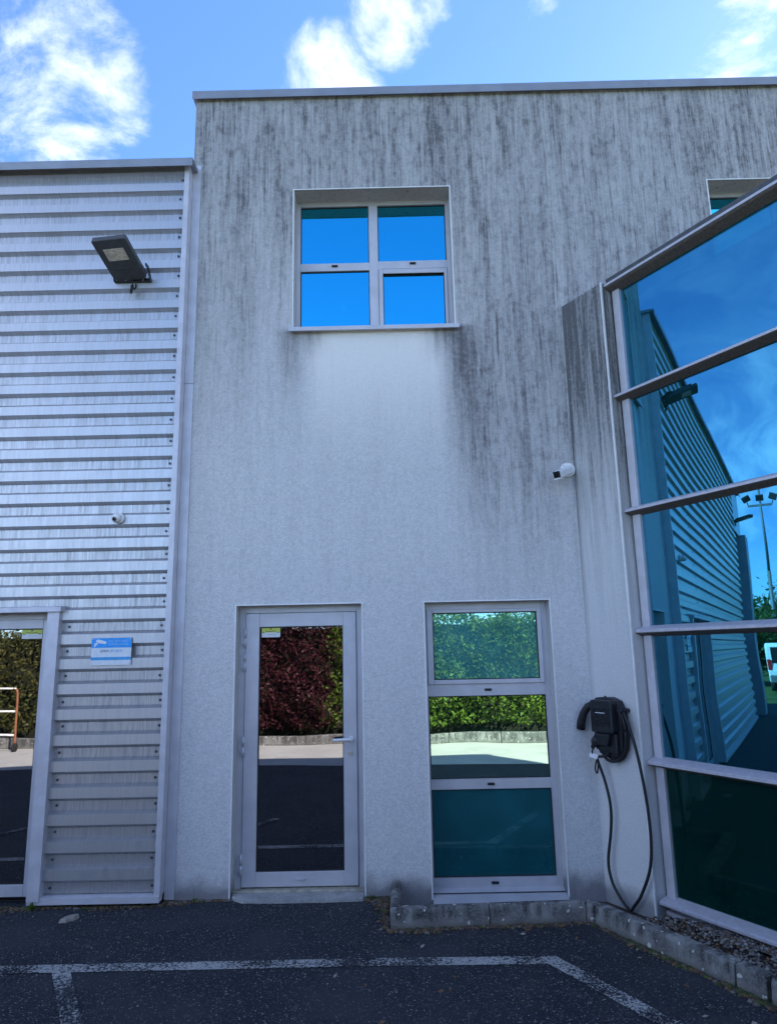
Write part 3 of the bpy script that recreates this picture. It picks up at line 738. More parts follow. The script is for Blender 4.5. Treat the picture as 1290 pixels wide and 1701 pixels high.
def sheet_part(x0, x1, z0, z1, dy=0.0):
    bm = bmesh.new(); pr = profile(z0, z1)
    poly = [(y + dy, z) for y, z in pr] + [(y + dy + 0.0012, z) for y, z in reversed(pr)]
    A = [bm.verts.new((x0, y, z)) for y, z in poly]; B = [bm.verts.new((x1, y, z)) for y, z in poly]; n = len(poly)
    for i in range(n): bm.faces.new((A[i], B[i], B[(i + 1) % n], A[(i + 1) % n]))
    return finish('cladding_sheet', bm, 'clad', hall)


HX0, HX1 = -13.0, -1.787; DRX0, DRX1, DRZ = -4.62, -2.612, 2.175
seams = [0.088, 1.036, 1.978, 2.921, 3.863, 4.806, 5.748, 6.105]
for i, (a, b) in enumerate(zip(seams, seams[1:])):
    dy = 0.0 if i % 2 else -0.0025; b = b + (0.018 if i < 6 else 0)
    if b < DRZ:
        sheet_part(DRX1, HX1, a, b, dy); sheet_part(HX0, DRX0, a, b, dy)
    elif a < DRZ:
        sheet_part(DRX1, HX1, a, b, dy); sheet_part(HX0, DRX0, a, b, dy); sheet_part(DRX0 + 0.002, DRX1 - 0.002, DRZ, b, dy)
    else: sheet_part(HX0, HX1, a, b, dy)
bm = bmesh.new()
holed_wall(bm, -13.0, -1.80, -0.1, 6.05, [(DRX0 + 0.08, DRX1 - 0.08, -0.1, 2.13)], 5.505, 5.66)
add_box(bm, -15.0, -1.80, 5.662, 14.0, 5.8, 5.95); add_box(bm, -15.0, -14.8, 5.9, 14.0, -0.1, 5.79); add_box(bm, -1.95, -1.80, 5.662, 14.0, -0.1, 5.79); add_box(bm, -15, -1.8, 14.002, 14.2, -0.1, 5.95)
add_box(bm, -14.79, -1.96, 8.0, 8.1, -0.1, 5.79)
finish('wall', bm, 'cope', hall)
box('floor', 'interior_floor', hall, -14.79, -1.96, 5.67, 13.9, -0.08, -0.01)
# end bay of the hall: deep door recess and a flat corner pier
box('lintel_panel', 'clad', hall, -15.0, -13.002, 5.455, 5.66, 4.75, 6.105)
box('corner_pier', 'cope', hall, -14.95, -14.10, 5.30, 5.64, -0.1, 4.745, 0.01)
box('recessed_door', 'frame', hall, -14.09, -13.01, 5.9, 5.95, -0.1, 4.74)
bm = bmesh.new(); add_box(bm, -1.788, -1.745, 5.436, 5.4395, 0.07, 6.10); add_box(bm, -1.7475, -1.744, 5.4398, 5.535, 0.07, 6.10)
finish('corner_trim', bm, 'frame_lilac', hall)
for a, b in ((0.015, 4.045), (4.05, 6.155)):
    bm = bmesh.new(); add_box(bm, -1.7435, -1.670, 5.538, 5.5425, a, b); add_box(bm, -1.674, -1.670, 5.5428, 5.549, a, b); finish('flashing', bm, 'frame_lilac', hall)
bm = bmesh.new(); add_prism(bm, [(5.372, 6.03), (5.368, 6.10), (5.372, 6.108), (5.80, 6.14), (5.80, 6.06), (5.376, 6.085), (5.376, 6.03)], 'x', -15.05, -1.700)
finish('roof_cap', bm, 'cope', hall)
box('soffit', 'dark', hall, -15.0, -1.75, 5.40, 5.50, 6.085, 6.10)
bm = bmesh.new(); add_prism(bm, [(5.425, 0.03), (5.425, 0.072), (5.50, 0.086), (5.50, 0.03)], 'x', -2.652, -1.745); finish('base_rail', bm, 'frame_lilac', hall)
bm = bmesh.new(); add_prism(bm, [(5.425, 0.03), (5.425, 0.072), (5.50, 0.086), (5.50, 0.03)], 'x', -13.0, DRX0 - 0.02); finish('base_rail', bm, 'frame_lilac', hall)
# screw heads in the troughs
bm = bmesh.new(); k = 0
for k in range(-11, 23):
    z = UREF + k * PIT - 0.045
    if not 0.09 < z < 6.02: continue
    xs = [-1.825] + ([-2.565] if z < 2.1 else [-3.9, -6.0, -8.1, -10.2, -12.3])
    for x in xs:
        x += random.uniform(-.008, .008); zz = z + random.uniform(-.006, .006)
        add_cyl(bm, (x, 5.489, zz), (x, 5.484, zz), 0.0105, 10); add_cyl(bm, (x, 5.484, zz), (x, 5.477, zz), 0.006, 6)
finish('screw_heads', bm, 'screw', hall, kind='stuff')
# glazed double door of the hall
for a in (-2.703, -4.62): box('door_surround', 'frame_lilac', hall, a, a + 0.091, 5.415, 5.505, 0.055, 2.130)
bm = bmesh.new(); add_prism(bm, [(5.39, 2.132), (5.39, 2.168), (5.50, 2.182), (5.50, 2.132)], 'x', -4.66, -2.592); finish('door_hood', bm, 'frame_lilac', hall)
bm = bmesh.new(); add_box(bm, -4.53, -2.704, 5.58, 5.65, 2.085, 2.131); add_box(bm, -2.745, -2.704, 5.507, 5.65, 0.0, 2.084); add_box(bm, -4.53, -4.49, 5.507, 5.65, 0.0, 2.084)
finish('door_frame', bm, 'frame', hall)
for a, b in ((-3.61, -2.748), (-4.486, -3.616)):
    bm = bmesh.new(); frame_ring(bm, a, b, 0.045, 2.083, 0.055, 0.055, 0.085, 0.072, 5.56, 5.61); gd = finish('glazed_door', bm, 'frame', hall, bevel=0.003, seg=1)
    pane(gd, a + 0.055, b - 0.055, 0.13, 2.011, 5.575, 'glass_door')
    if a > -3.7: sticker(gd, -2.975, -2.812, 1.932, 2.006, 5.5725)

# ------------------------------------------------------------------ glazed wing
wing = empty('glazed_wing', tuple(wp(0.6, 0.0, 0)), 'angled lower wing with a green-blue mirror-glass front between slim horizontal bars', 'building')
bm = bmesh.new(); add_prism(bm, [(-0.06, 0.0), (0.45, 0.0), (0.45, 0.22), (0.05, 0.22)], 'z', -0.2, 4.68)
# the pier starts inside the facade wall so its front edge meets it cleanly
finish('pier', bm, 'render_stub', wing, mtx=WM)
bm = bmesh.new(); add_box(bm, 0.441, 0.4545, -0.0045, 0.008, -0.06, 4.682); finish('corner_bead', bm, 'bead', wing, mtx=WM)
bm = bmesh.new(); add_box(bm, 0.472, 0.540, 0.098, 0.20, 0.05, 4.70); finish('mullion', bm, 'frame_lilac', wing, mtx=WM)
bm = bmesh.new(); add_box(bm, 2.43, 2.50, 0.098, 0.20, 0.05, 4.70); finish('mullion', bm, 'frame_lilac', wing, mtx=WM)
bz = [4.652, 3.708, 2.786, 1.884, 0.966, 0.056]


def bar_profile(z, h=0.042, front=0.032, back=0.128):
    return [(back, z + h), (front + 0.010, z + 0.014), (front, z + 0.006), (front, z - 0.010), (front + 0.008, z - 0.016), (back, z - h)]


MAT['bar'] = simple('bar_weathered', (0.56, 0.54, 0.60), 0.5, 0.2, 0.08, 30)
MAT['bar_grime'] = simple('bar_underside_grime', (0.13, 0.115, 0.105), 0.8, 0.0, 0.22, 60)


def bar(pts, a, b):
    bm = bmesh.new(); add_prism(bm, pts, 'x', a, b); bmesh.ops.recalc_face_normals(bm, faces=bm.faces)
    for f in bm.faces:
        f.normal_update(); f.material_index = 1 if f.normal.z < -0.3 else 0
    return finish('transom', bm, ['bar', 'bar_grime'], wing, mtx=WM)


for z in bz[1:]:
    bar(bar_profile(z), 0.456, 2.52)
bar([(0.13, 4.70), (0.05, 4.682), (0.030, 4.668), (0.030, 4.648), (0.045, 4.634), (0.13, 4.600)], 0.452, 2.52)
bm = bmesh.new(); add_prism(bm, [(0.13, 4.735), (0.058, 4.722), (0.058, 4.690), (0.075, 4.688), (0.13, 4.702)], 'x', 0.452, 2.53); finish('roof_edge', bm, 'lampgrey', wing, mtx=WM)
bm = bmesh.new(); add_box(bm, 0.46, 2.50, 0.135, 0.19, -0.05, 0.01); add_box(bm, 0.46, 2.50, 0.088, 0.134, -0.035, -0.002); finish('base_rail', bm, 'frame_lilac', wing, mtx=WM)
for i, (a, b) in enumerate(zip(bz, bz[1:])):
    m = 'glass_wing_base' if i == 4 else 'glass_wing'
    bm = bmesh.new(); add_box(bm, 0.538, 2.432, 0.122, 0.134, b + 0.028, a - 0.030); finish('pane', bm, m, wing, mtx=WM)
bm = bmesh.new(); add_box(bm, 0.5, 2.47, 0.17, 0.19, 0.02, 0.93); finish('spandrel_panel', bm, 'spandrel', wing, mtx=WM)
bm = bmesh.new()
for i in range(14):
    z = 1.00 + i * 0.026; add_box(bm, 0.56, 2.42, -0.0125, 0.0125, -0.0006, 0.0006, mtx=Matrix.Translation((0, 0.19, z)) @ Matrix.Rotation(rad(-40), 4, 'X'))
finish('blind', bm, 'blind', wing, mtx=WM, kind='stuff')
t1, t2 = wp(0.47, -0.13, 0), wp(2.50, -0.10, 0)
rw = [(t2.x, t2.y), (4.10, 5.548), (3.90, 5.548), (t2.x - 0.09, t2.y + 0.17)]
bm = bmesh.new(); add_prism(bm, rw, 'z', -0.2, 4.70); finish('return_wall', bm, 'render_stub', wing)
g1 = wp(0.50, -0.16, 0); g2 = wp(2.46, -0.16, 0)
bm = bmesh.new(); add_prism(bm, [(g1.x, g1.y), (g2.x, g2.y), (3.93, 5.545), (1.95, 5.545)], 'z', 4.40, 4.48); finish('roof', bm, 'roofing', wing)
bm = bmesh.new(); add_prism(bm, [(g1.x + .05, g1.y), (g2.x, g2.y), (3.93, 5.545), (1.95, 5.545)], 'z', -0.04, -0.01); finish('floor', bm, 'interior_floor', wing)

# ------------------------------------------------------------------ things fixed to the walls
# floodlight on the hall
def floodlight():
    t = empty('floodlight', (-2.19, 5.45, 4.95), 'flat dark grey floodlight on a bracket, high on the ribbed cladding near its right edge', 'floodlight', 'floodlights on the metal-clad hall')
    A = Vector((-2.200, 5.418, 4.952)); B = Vector((-2.243, 5.0, 5.072)); d = (B - A); L = d.length; yv = d.normalized()
    xv = Vector((1, 0, 0)); xv = (xv - yv * xv.dot(yv)).normalized(); zv = xv.cross(yv)
    m = Matrix((xv, yv, -zv)).transposed().to_4x4(); m.translation = A
    bm = bmesh.new(); w2 = 0.146
    add_prism(bm, [(-w2 + .03, 0.0), (w2 - .02, 0.0), (w2, 0.03), (w2, L - .012), (w2 - .012, L), (-w2 + .012, L), (-w2, L - .012), (-w2, 0.06)], 'z', 0.0, 0.045)
    finish('housing', bm, 'lampgrey', t, mtx=m, bevel=0.004, seg=1)
    bm = bmesh.new(); add_box(bm, -0.086, 0.086, 0.225, 0.345, -0.004, 0.0005); finish('lens', bm, 'lens', t, mtx=m)
    bm = bmesh.new()
    for i in range(9): add_box(bm, -0.115 + i * 0.028, -0.108 + i * 0.028, 0.05, L - 0.06, 0.0455, 0.075)
    finish('cooling_fins', bm, 'lampgrey', t, mtx=m)
    bm = bmesh.new(); add_box(bm, -0.075, 0.005, 0.118, 0.124, -0.0015, 0.0005); add_box(bm, 0.03, 0.10, 0.120, 0.122, -0.001, 0.0005); finish('print_mark', bm, 'dark', t, mtx=m)
    bm = bmesh.new()
    add_box(bm, -2.33, -2.035, 5.425, 5.449, 4.945, 4.975)
    for x in (-2.352, -2.044):
        add_prism(bm, [(5.449, 4.945), (5.449, 4.978), (5.36, 5.05), (5.30, 5.045), (5.30, 5.02), (5.345, 5.02), (5.40, 4.965), (5.41, 4.945)], 'x', x, x + 0.008)
    finish('bracket', bm, 'dark', t)
    for x in (-2.25, -2.105):
        bm = bmesh.new(); add_cyl(bm, (x, 5.425, 4.960), (x, 5.416, 4.960), 0.011, 12); finish('bolt', bm, 'steel', t)
    bm = bmesh.new(); add_tube(bm, spline([(-2.185, 5.38, 4.965), (-2.187, 5.40, 4.93), (-2.183, 5.425, 4.895), (-2.175, 5.43, 4.875), (-2.168, 5.435, 4.90), (-2.172, 5.447, 4.93)]), 0.006, 8)
    add_cyl(bm, (-2.190, 5.415, 4.905), (-2.198, 5.42, 4.85), 0.013, 10); add_tube(bm, [(-2.198, 5.42, 4.85), (-2.202, 5.425, 4.832)], 0.008, 8)
    finish('cable', bm, 'dark_soft', t); return t
fl = floodlight()
fl2 = fl.copy(); COL.objects.link(fl2); fl2.location = (-12.9, 5.45, 4.95)
fl2['label'] = 'second dark floodlight far along the ribbed hall, seen mirrored in the wing glass'
for ch in list(fl.children):
    c = ch.copy(); COL.objects.link(c); c.parent = fl2

# small dome camera on the hall
dc = empty('dome_camera', (-2.205, 5.45, 2.868), 'small white turret security camera on the ribbed cladding above the blue sign', 'security camera')
bm = bmesh.new(); add_cyl(bm, (-2.195, 5.449, 2.868), (-2.195, 5.425, 2.868), 0.046, 24, 0.040); finish('base', bm, 'white', dc, bevel=0.0)
bm = bmesh.new(); bmesh.ops.create_uvsphere(bm, u_segments=24, v_segments=14, radius=0.038)
finish('ball', bm, 'white', dc, smooth=True, mtx=Matrix.Translation((-2.205, 5.405, 2.866)))
bm = bmesh.new(); dn = Vector((-0.12, -0.9, -0.42)).normalized(); c = Vector((-2.205, 5.405, 2.866))
add_cyl(bm, c + dn * 0.028, c + dn * 0.0365, 0.021, 20, 0.017); finish('lens_window', bm, 'lampgrey', dc)
bm = bmesh.new(); add_cyl(bm, c + dn * 0.0365, c + dn * 0.0385, 0.009, 14); finish('lens', bm, 'vanglass', dc)

# bullet camera on the facade by the wing
bc = empty('bullet_camera', (1.452, FY, 3.215), 'white bullet security camera with black face on the render beside the wing pier', 'security camera')
bm = bmesh.new(); c = Vector((1.452, FY, 3.215)); add_cyl(bm, c, c + Vector((0, -0.022, 0)), 0.064, 32, 0.058); add_cyl(bm, c + Vector((0, -0.022, 0)), c + Vector((-0.01, -0.055, -0.01)), 0.034, 24, 0.030); finish('base', bm, 'white', bc)
bd = Vector((-0.150, -0.165, -0.085)).normalized(); bx = Vector((bd.y, -bd.x, 0)).normalized() * -1; bzv = bx.cross(bd) * 1
mb = Matrix((bx, bd, bx.cross(bd))).transposed().to_4x4(); mb.translation = Vector((1.447, 5.505, 3.205))
bm = bmesh.new(); r = 0.040
sec = [(r * math.cos(a) * 1.0, r * 0.82 * math.sin(a) + 0.004) for a in np.linspace(0, 2 * math.pi, 20, endpoint=False)]
sec = [(max(-0.036, min(0.036, x * 1.12)), max(-0.031, min(0.033, z * 1.1))) for x, z in sec]
add_prism(bm, sec, 'y', -0.02, 0.205); finish('body', bm, 'white', bc, mtx=mb, bevel=0.002, seg=1)
bm = bmesh.new(); add_box(bm, -0.030, 0.030, 0.2055, 0.2085, -0.027, 0.026); finish('face', bm, 'black_panel', bc, mtx=mb, bevel=0.0012, seg=1)
bm = bmesh.new(); add_cyl(bm, (0, 0.2086, 0.004), (0, 0.2105, 0.004), 0.013, 16); finish('lens', bm, 'vanglass', bc, mtx=mb)
bm = bmesh.new(); add_box(bm, -0.037, 0.037, 0.15, 0.222, 0.0335, 0.0365); finish('sun_shield', bm, 'white', bc, mtx=mb)
bm = bmesh.new()
for a in (0.8, 2.4, 4.4, 5.6): add_cyl(bm, c + Vector((0.046 * math.cos(a), -0.0225, 0.046 * math.sin(a))), c + Vector((0.046 * math.cos(a), -0.0245, 0.046 * math.sin(a))), 0.005, 8)
finish('screw_heads', bm, 'steel', bc, kind='stuff')

# blue and white surveillance notice
sg = empty('surveillance_sign', (-2.198, 5.445, 1.82), 'blue and white video surveillance plate screwed to the ribs above the ground at left', 'sign')
SX0, SX1, SZ0, SZ1, SY = -2.352, -2.042, 1.716, 1.922, 5.436
sw, sh = SX1 - SX0, SZ1 - SZ0
box('plate', 'sign_white', sg, SX0, SX1, SY, SY + 0.004, SZ0, SZ1)
box('blue_band', 'sign_blue', sg, SX0, SX1, SY - 0.0012, SY - 0.0002, SZ0 + sh * 0.64, SZ1)
box('blue_band', 'sign_blue2', sg, SX0, SX1, SY - 0.0012, SY - 0.0002, SZ0 + sh * 0.185, SZ0 + sh * 0.295)
bm = bmesh.new()   # camera pictogram
q = lambda u, v: (SX0 + sw * u, SZ0 + sh * v)
add_prism(bm, [q(.10, .90), (q(.16, .955)), q(.36, .87), q(.375, .83), q(.34, .775), q(.22, .80), q(.13, .84)], 'y', SY - 0.002, SY - 0.0014)
add_prism(bm, [q(.115, .835), q(.16, .80), q(.12, .735), q(.075, .665), q(.06, .665), q(.075, .80)], 'y', SY - 0.002, SY - 0.0014)
finish('pictogram', bm, 'sign_white', sg)


def text(parent, name, body, x, z, size, m, y, shear=0.0, sx=1.0):
    cu = bpy.data.curves.new(name, 'FONT'); cu.body = body; cu.size = size; cu.align_x = 'LEFT'; cu.shear = shear; cu.resolution_u = 2
    ob = bpy.data.objects.new(name, cu); COL.objects.link(ob); dg = bpy.context.evaluated_depsgraph_get()
    me = bpy.data.meshes.new_from_object(ob.evaluated_get(dg)); bpy.data.objects.remove(ob); bpy.data.curves.remove(cu)
    me.transform(Matrix.Translation((x, y, z)) @ Matrix.Diagonal((sx, 1, 1, 1)) @ Matrix.Rotation(rad(90), 4, 'X'))
    me.name = name; me.materials.clear(); me.materials.append(MAT[m]); return link(name, me, parent)


text(sg, 'lettering', 'SITE SOUS VIDEO', SX0 + sw * .42, SZ0 + sh * .845, 0.0235, 'sign_pale', SY - 0.0022, 0, 0.86)
text(sg, 'lettering', 'SURVEILLANCE', SX0 + sw * .42, SZ0 + sh * .735, 0.0235, 'sign_pale', SY - 0.0022, 0, 0.98)
text(sg, 'lettering', 'EPRM', SX0 + sw * .22, SZ0 + sh * .47, 0.028, 'sign_navy', SY - 0.0012, 0.25, 0.98)
text(sg, 'lettering', 'SECURITE', SX0 + sw * .46, SZ0 + sh * .47, 0.028, 'sign_blue2', SY - 0.0012, 0.25, 0.80)
bm = bmesh.new()
for u, v in ((.03, .05), (.97, .05), (.03, .95), (.97, .95)): add_cyl(bm, (SX0 + sw * u, SY - 0.0015, SZ0 + sh * v), (SX0 + sw * u, SY - 0.004, SZ0 + sh * v), 0.004, 8)
finish('screw_heads', bm, 'steel', sg, kind='stuff')

# charging station with its cable
ev = empty('charging_station', tuple(wp(0.22, 0.0, 1.2)), 'black wall-mounted car charger with coiled black cable, on the pier by the mirror-glass wing', 'car charger')
bm = bmesh.new(); add_prism(bm, [(0.13, 1.00), (0.30, 0.985), (0.345, 1.04), (0.36, 1.15), (0.355, 1.30), (0.32, 1.385), (0.25, 1.41), (0.12, 1.405), (0.085, 1.37), (0.085, 1.06)], 'y', -0.085, -0.001)
finish('back_housing', bm, 'dark', ev, mtx=WM, bevel=0.016, seg=3)
bm = bmesh.new(); add_prism(bm, [(0.118, 1.16), (0.32, 1.16), (0.328, 1.18), (0.328, 1.372), (0.314, 1.392), (0.132, 1.392), (0.118, 1.378)], 'y', -0.142, -0.086)
finish('front_cover', bm, 'dark', ev, mtx=WM, bevel=0.009, seg=2)
bm = bmesh.new(); add_prism(bm, [(0.135, 1.205), (0.30, 1.205), (0.30, 1.335), (0.135, 1.335)], 'y', -0.1450, -0.1425); finish('front_panel', bm, 'black_panel', ev, mtx=WM)
bm = bmesh.new(); add_box(bm, 0.17, 0.265, -0.1462, -0.1452, 1.299, 1.304); finish('logo_strip', bm, 'sign_white', ev, mtx=WM)
bm = bmesh.new(); add_prism(bm, [(0.118, 1.035), (0.325, 1.015), (0.328, 1.158), (0.118, 1.158)], 'y', -0.112, -0.0865); finish('lower_cover', bm, 'dark', ev, mtx=WM, bevel=0.012, seg=2)
bm = bmesh.new(); add_prism(bm, [(0.15, 1.07), (0.27, 1.07), (0.295, 1.155), (0.15, 1.155)], 'y', -0.150, -0.1122); finish('socket_hood', bm, 'dark', ev, mtx=WM, bevel=0.008, seg=2)
# side holster with the grip hanging out to the left
bm = bmesh.new()
add_tube(bm, [wp(0.10, 0.085, 1.355), wp(0.055, 0.095, 1.335), wp(0.012, 0.10, 1.285), wp(-0.018, 0.102, 1.225), wp(-0.030, 0.102, 1.165)], [0.026, 0.028, 0.030, 0.032, 0.033], 14)
finish('grip', bm, 'dark_soft', ev)
bm = bmesh.new(); add_tube(bm, [wp(0.165, 0.135, 1.125), wp(0.145, 0.14, 1.095), wp(0.135, 0.135, 1.065)], [0.026, 0.030, 0.024], 14); add_tube(bm, spline([wp(0.118, 0.13, 1.07), wp(0.10, 0.13, 1.052), wp(0.108, 0.125, 1.035)]), 0.009, 8)
finish('plug', bm, 'dark_soft', ev)
bm = bmesh.new(); add_cyl(bm, wp(0.36, 0.0, 1.318), wp(0.36, 0.075, 1.330), 0.016, 14); add_cyl(bm, wp(0.36, 0.075, 1.330), wp(0.36, 0.097, 1.334), 0.027, 18)
finish('cable_hook', bm, 'dark', ev)
bm = bmesh.new()
hang = [(.300, 1.372, .065), (.344, 1.350, .075), (.395, 1.264, .07), (.450, 1.084, .065), (.480, .885, .055), (.500, .672, .05), (.503, .46, .05), (.472, .28, .05), (.375, .095, .045), (.300, .005, .04), (.268, -.033, .04),
        (.245, -.025, .045), (.195, .018, .05), (.120, .116, .05), (.098, .252, .05), (.146, .467, .05), (.166, .634, .055), (.138, .796, .06), (.105, .93, .08), (.108, .975, .095), (.16, .985, .10), (.215, 1.005, .10), (.275, 1.08, .095), (.305, 1.18, .09), (.31, 1.27, .085), (.28, 1.36, .08), (.20, 1.41, .06)]
add_tube(bm, spline([wp(s, o, z) for s, z, o in hang], 6), 0.0105, 10); finish('hanging_cable', bm, 'dark_soft', ev)
bm = bmesh.new()
for k, (ra, dz, oo) in enumerate(((0.165, 0.0, 0.045), (0.172, -0.008, 0.068), (0.160, -0.018, 0.030))):
    pts = [wp(0.222 + ra * 0.92 * math.cos(a) * (1.0 if math.cos(a) > 0 else 0.75), oo + 0.006 * math.sin(3 * a + k), 1.185 + dz + (ra + 0.05) * math.sin(a)) for a in np.linspace(0, 2 * math.pi, 48)]
    add_tube(bm, pts, 0.0105, 8)
finish('cable_coil', bm, 'dark_soft', ev)
bm = bmesh.new(); add_tube(bm, spline([wp(.135, .13, 1.06), wp(.09, .12, 1.02), wp(.085, .11, .985), wp(.105, .10, .965)]), 0.006, 8); add_tube(bm, spline([wp(.103, .095, .955), wp(.088, .10, .90), wp(.092, .10, .868), (wp(.108, .10, .87)), wp(.112, .09, .95)]), 0.006, 8)
finish('lanyard', bm, 'dark_soft', ev)
bm = bmesh.new(); add_box(bm, -0.034, 0.034, -0.002, 0.002, -0.017, 0.017); finish('tag', bm, 'white', ev, mtx=Matrix.Translation(wp(0.098, 0.118, 0.985)) @ Matrix.Rotation(rad(-50), 4, 'Z') @ Matrix.Rotation(rad(12), 4, 'Y') @ Matrix.Rotation(rad(-25), 4, 'X'))

# ------------------------------------------------------------------ small stuff on the ground
st = empty('loose_stone', (-2.29, 5.2, 0), 'flat greyish chip of stone lying on the asphalt below the ribbed cladding', 'stone')
bm = bmesh.new(); add_prism(bm, [(-0.062, -0.03), (-0.01, -0.045), (0.055, 0.0), (0.068, 0.04), (0.01, 0.05), (-0.04, 0.02)], 'z', 0.0, 0.028)
for v in bm.verts:
    if v.co.z > 0.01: v.co.x *= 0.85; v.co.y *= 0.8; v.co.z += 0.25 * v.co.x * 0.3
finish('chip', bm, 'stone', st, mtx=Matrix.Translation((-2.29, 5.2, 0.0)) @ Matrix.Rotation(rad(15), 4, 'Z'), bevel=0.004, seg=1)

# gravel in the wing bed
n = 2600; s = RNG.uniform(0.25, 3.0, n); o = RNG.uniform(0.02, 0.47, n) ; keep = ~((s < 0.45) & (o < 0.1)); s, o = s[keep], o[keep]
cs = np.array([wp(a, b - 0.11 * (a > 0.47), 0) for a, b in zip(s, o)]); cs[:, 2] = np.clip(-0.05 + (s - 0.25) * 0.09, -0.05, 0.02) + RNG.uniform(-0.004, 0.010, len(s))
v, f = pebbles(cs, RNG.uniform(0.005, 0.015, len(cs)), RNG)
mesh_np('bed_gravel', v, f, ['pebble_a', 'pebble_b', 'crumb_b'], None, np.repeat(RNG.choice(3, len(cs), p=[.4, .45, .15]), 20), 'stuff')
bm = bmesh.new(); q1 = [wp(0.25, 0.50, 0), wp(3.0, 0.50, 0), wp(3.0, -0.13, 0), wp(0.25, -0.0, 0)]
bm.faces.new([bm.verts.new((p.x, p.y, zz)) for p, zz in zip(q1, (-0.055, 0.012, 0.012, -0.055))]); finish('gravel_bed', bm, 'soil', kind='structure')
# crumbs of earth, leaf bits and moss along the foot of the walls and kerbs
def crumbs(name, segs, mats, probs, size=(0.004, 0.013)):
    C_, S_ = [], []
    for (ax, ay), (bx_, by), n, wdt in segs:
        t = RNG.uniform(0, 1, n); d = np.array([bx_ - ax, by - ay]); L = np.linalg.norm(d); nr = np.array([d[1], -d[0]]) / L
        dens = 0.5 + 0.5 * np.sin(t * L * 9 + ax * 3); off = np.abs(RNG.normal(0, wdt, n)) * (0.35 + 0.65 * dens)
        p = np.array([ax, ay]) + t[:, None] * d + off[:, None] * nr; C_.append(np.c_[p, np.full(n, 0.003)]); S_.append(RNG.uniform(*size, n) * RNG.choice([1, 1, 1.6], n))
    C_, S_ = np.concatenate(C_), np.concatenate(S_); v, f = pebbles(C_, S_, RNG, 0.5)
    mesh_np(name, v, f, mats, None, np.repeat(RNG.choice(len(mats), len(C_), p=probs), 20), 'stuff')
crumbs('earth_crumbs', [((-4.5, 5.49), (-1.72, 5.48), 1500, 0.055), ((-1.75, 5.55), (-1.26, 5.55), 420, 0.035), ((-0.262, 5.55), (-0.07, 5.55), 420, 0.09), ((-0.085, 5.55), (-0.085, 4.93), -0 or 260, 0.045), ((-0.08, 4.935), (1.24, 5.0), 800, 0.035), ((1.25, 4.97), (2.6, 2.5), 900, 0.03)], ['crumb', 'crumb_b', 'pebble_b', 'moss'], [.5, .2, .15, .15])
crumbs('kerb_moss', [((1.40, 4.70), (1.62, 4.31), 420, 0.020), ((1.72, 4.13), (1.86, 3.88), 420, 0.02), ((-2.75, 5.45), (-2.60, 5.45), 120, 0.02), ((-0.25, 5.54), (-0.1, 5.54), 120, 0.03)], ['moss', 'crumb'], [.8, .2])
n = 160; p = np.c_[RNG.uniform(-3.2, 1.4, n), RNG.uniform(3.6, 5.35, n), np.full(n, 0.003)]; v, f = pebbles(p, RNG.uniform(0.002, 0.0065, n), RNG)
mesh_np('asphalt_grit', v, f, ['pebble_a', 'pebble_b'], None, np.repeat(RNG.choice(2, n, p=[.7, .3]), 20), 'stuff')
n = 46; p = np.c_[RNG.uniform(-0.4, 1.9, n), RNG.uniform(3.7, 4.95, n), np.full(n, 0.006)]; v, f = leaves(p, 0.016, RNG, 5.0)
v[:, 2] = np.clip(v[:, 2], 0.002, 0.02); mesh_np('fallen_leaf_bits', v, f, ['crumb_b', 'stone'], None, RNG.choice(2, n), 'stuff')
# little weeds at the foot of the walls
def weed(x, y, nl, h, label):
    c = []; V, Fc = [], []
    for i in range(nl):
        a = RNG.uniform(0, 6.28); l = h * RNG.uniform(0.6, 1.2); tl = RNG.uniform(0.25, 0.8); base = np.array([x, y, 0.0]) + RNG.normal(0, 0.006, 3) * [1, 1, 0]
        tipv = base + np.array([math.cos(a) * l * tl, math.sin(a) * l * tl, l]); mid = (base + tipv) / 2 + [0, 0, 0.15 * l]; sd_ = np.array([-math.sin(a), math.cos(a), 0]) * 0.004
        V += [base - sd_ * .5, mid - sd_, tipv, mid + sd_]; Fc.append([4 * i + j for j in range(4)])
    ob = mesh_np('weed', np.array(V), np.array(Fc), 'leaf_green'); tag(ob, label, 'weed')
weed(-2.655, 5.40, 26, 0.05, 'tuft of weeds growing at the left end of the base rail under the cladding')
weed(-1.51, 5.52, 16, 0.03, 'tiny weeds at the foot of the render between cladding and door')
weed(-0.20, 5.50, 16, 0.035, 'tiny weeds in the dirt between door slab and kerb end')

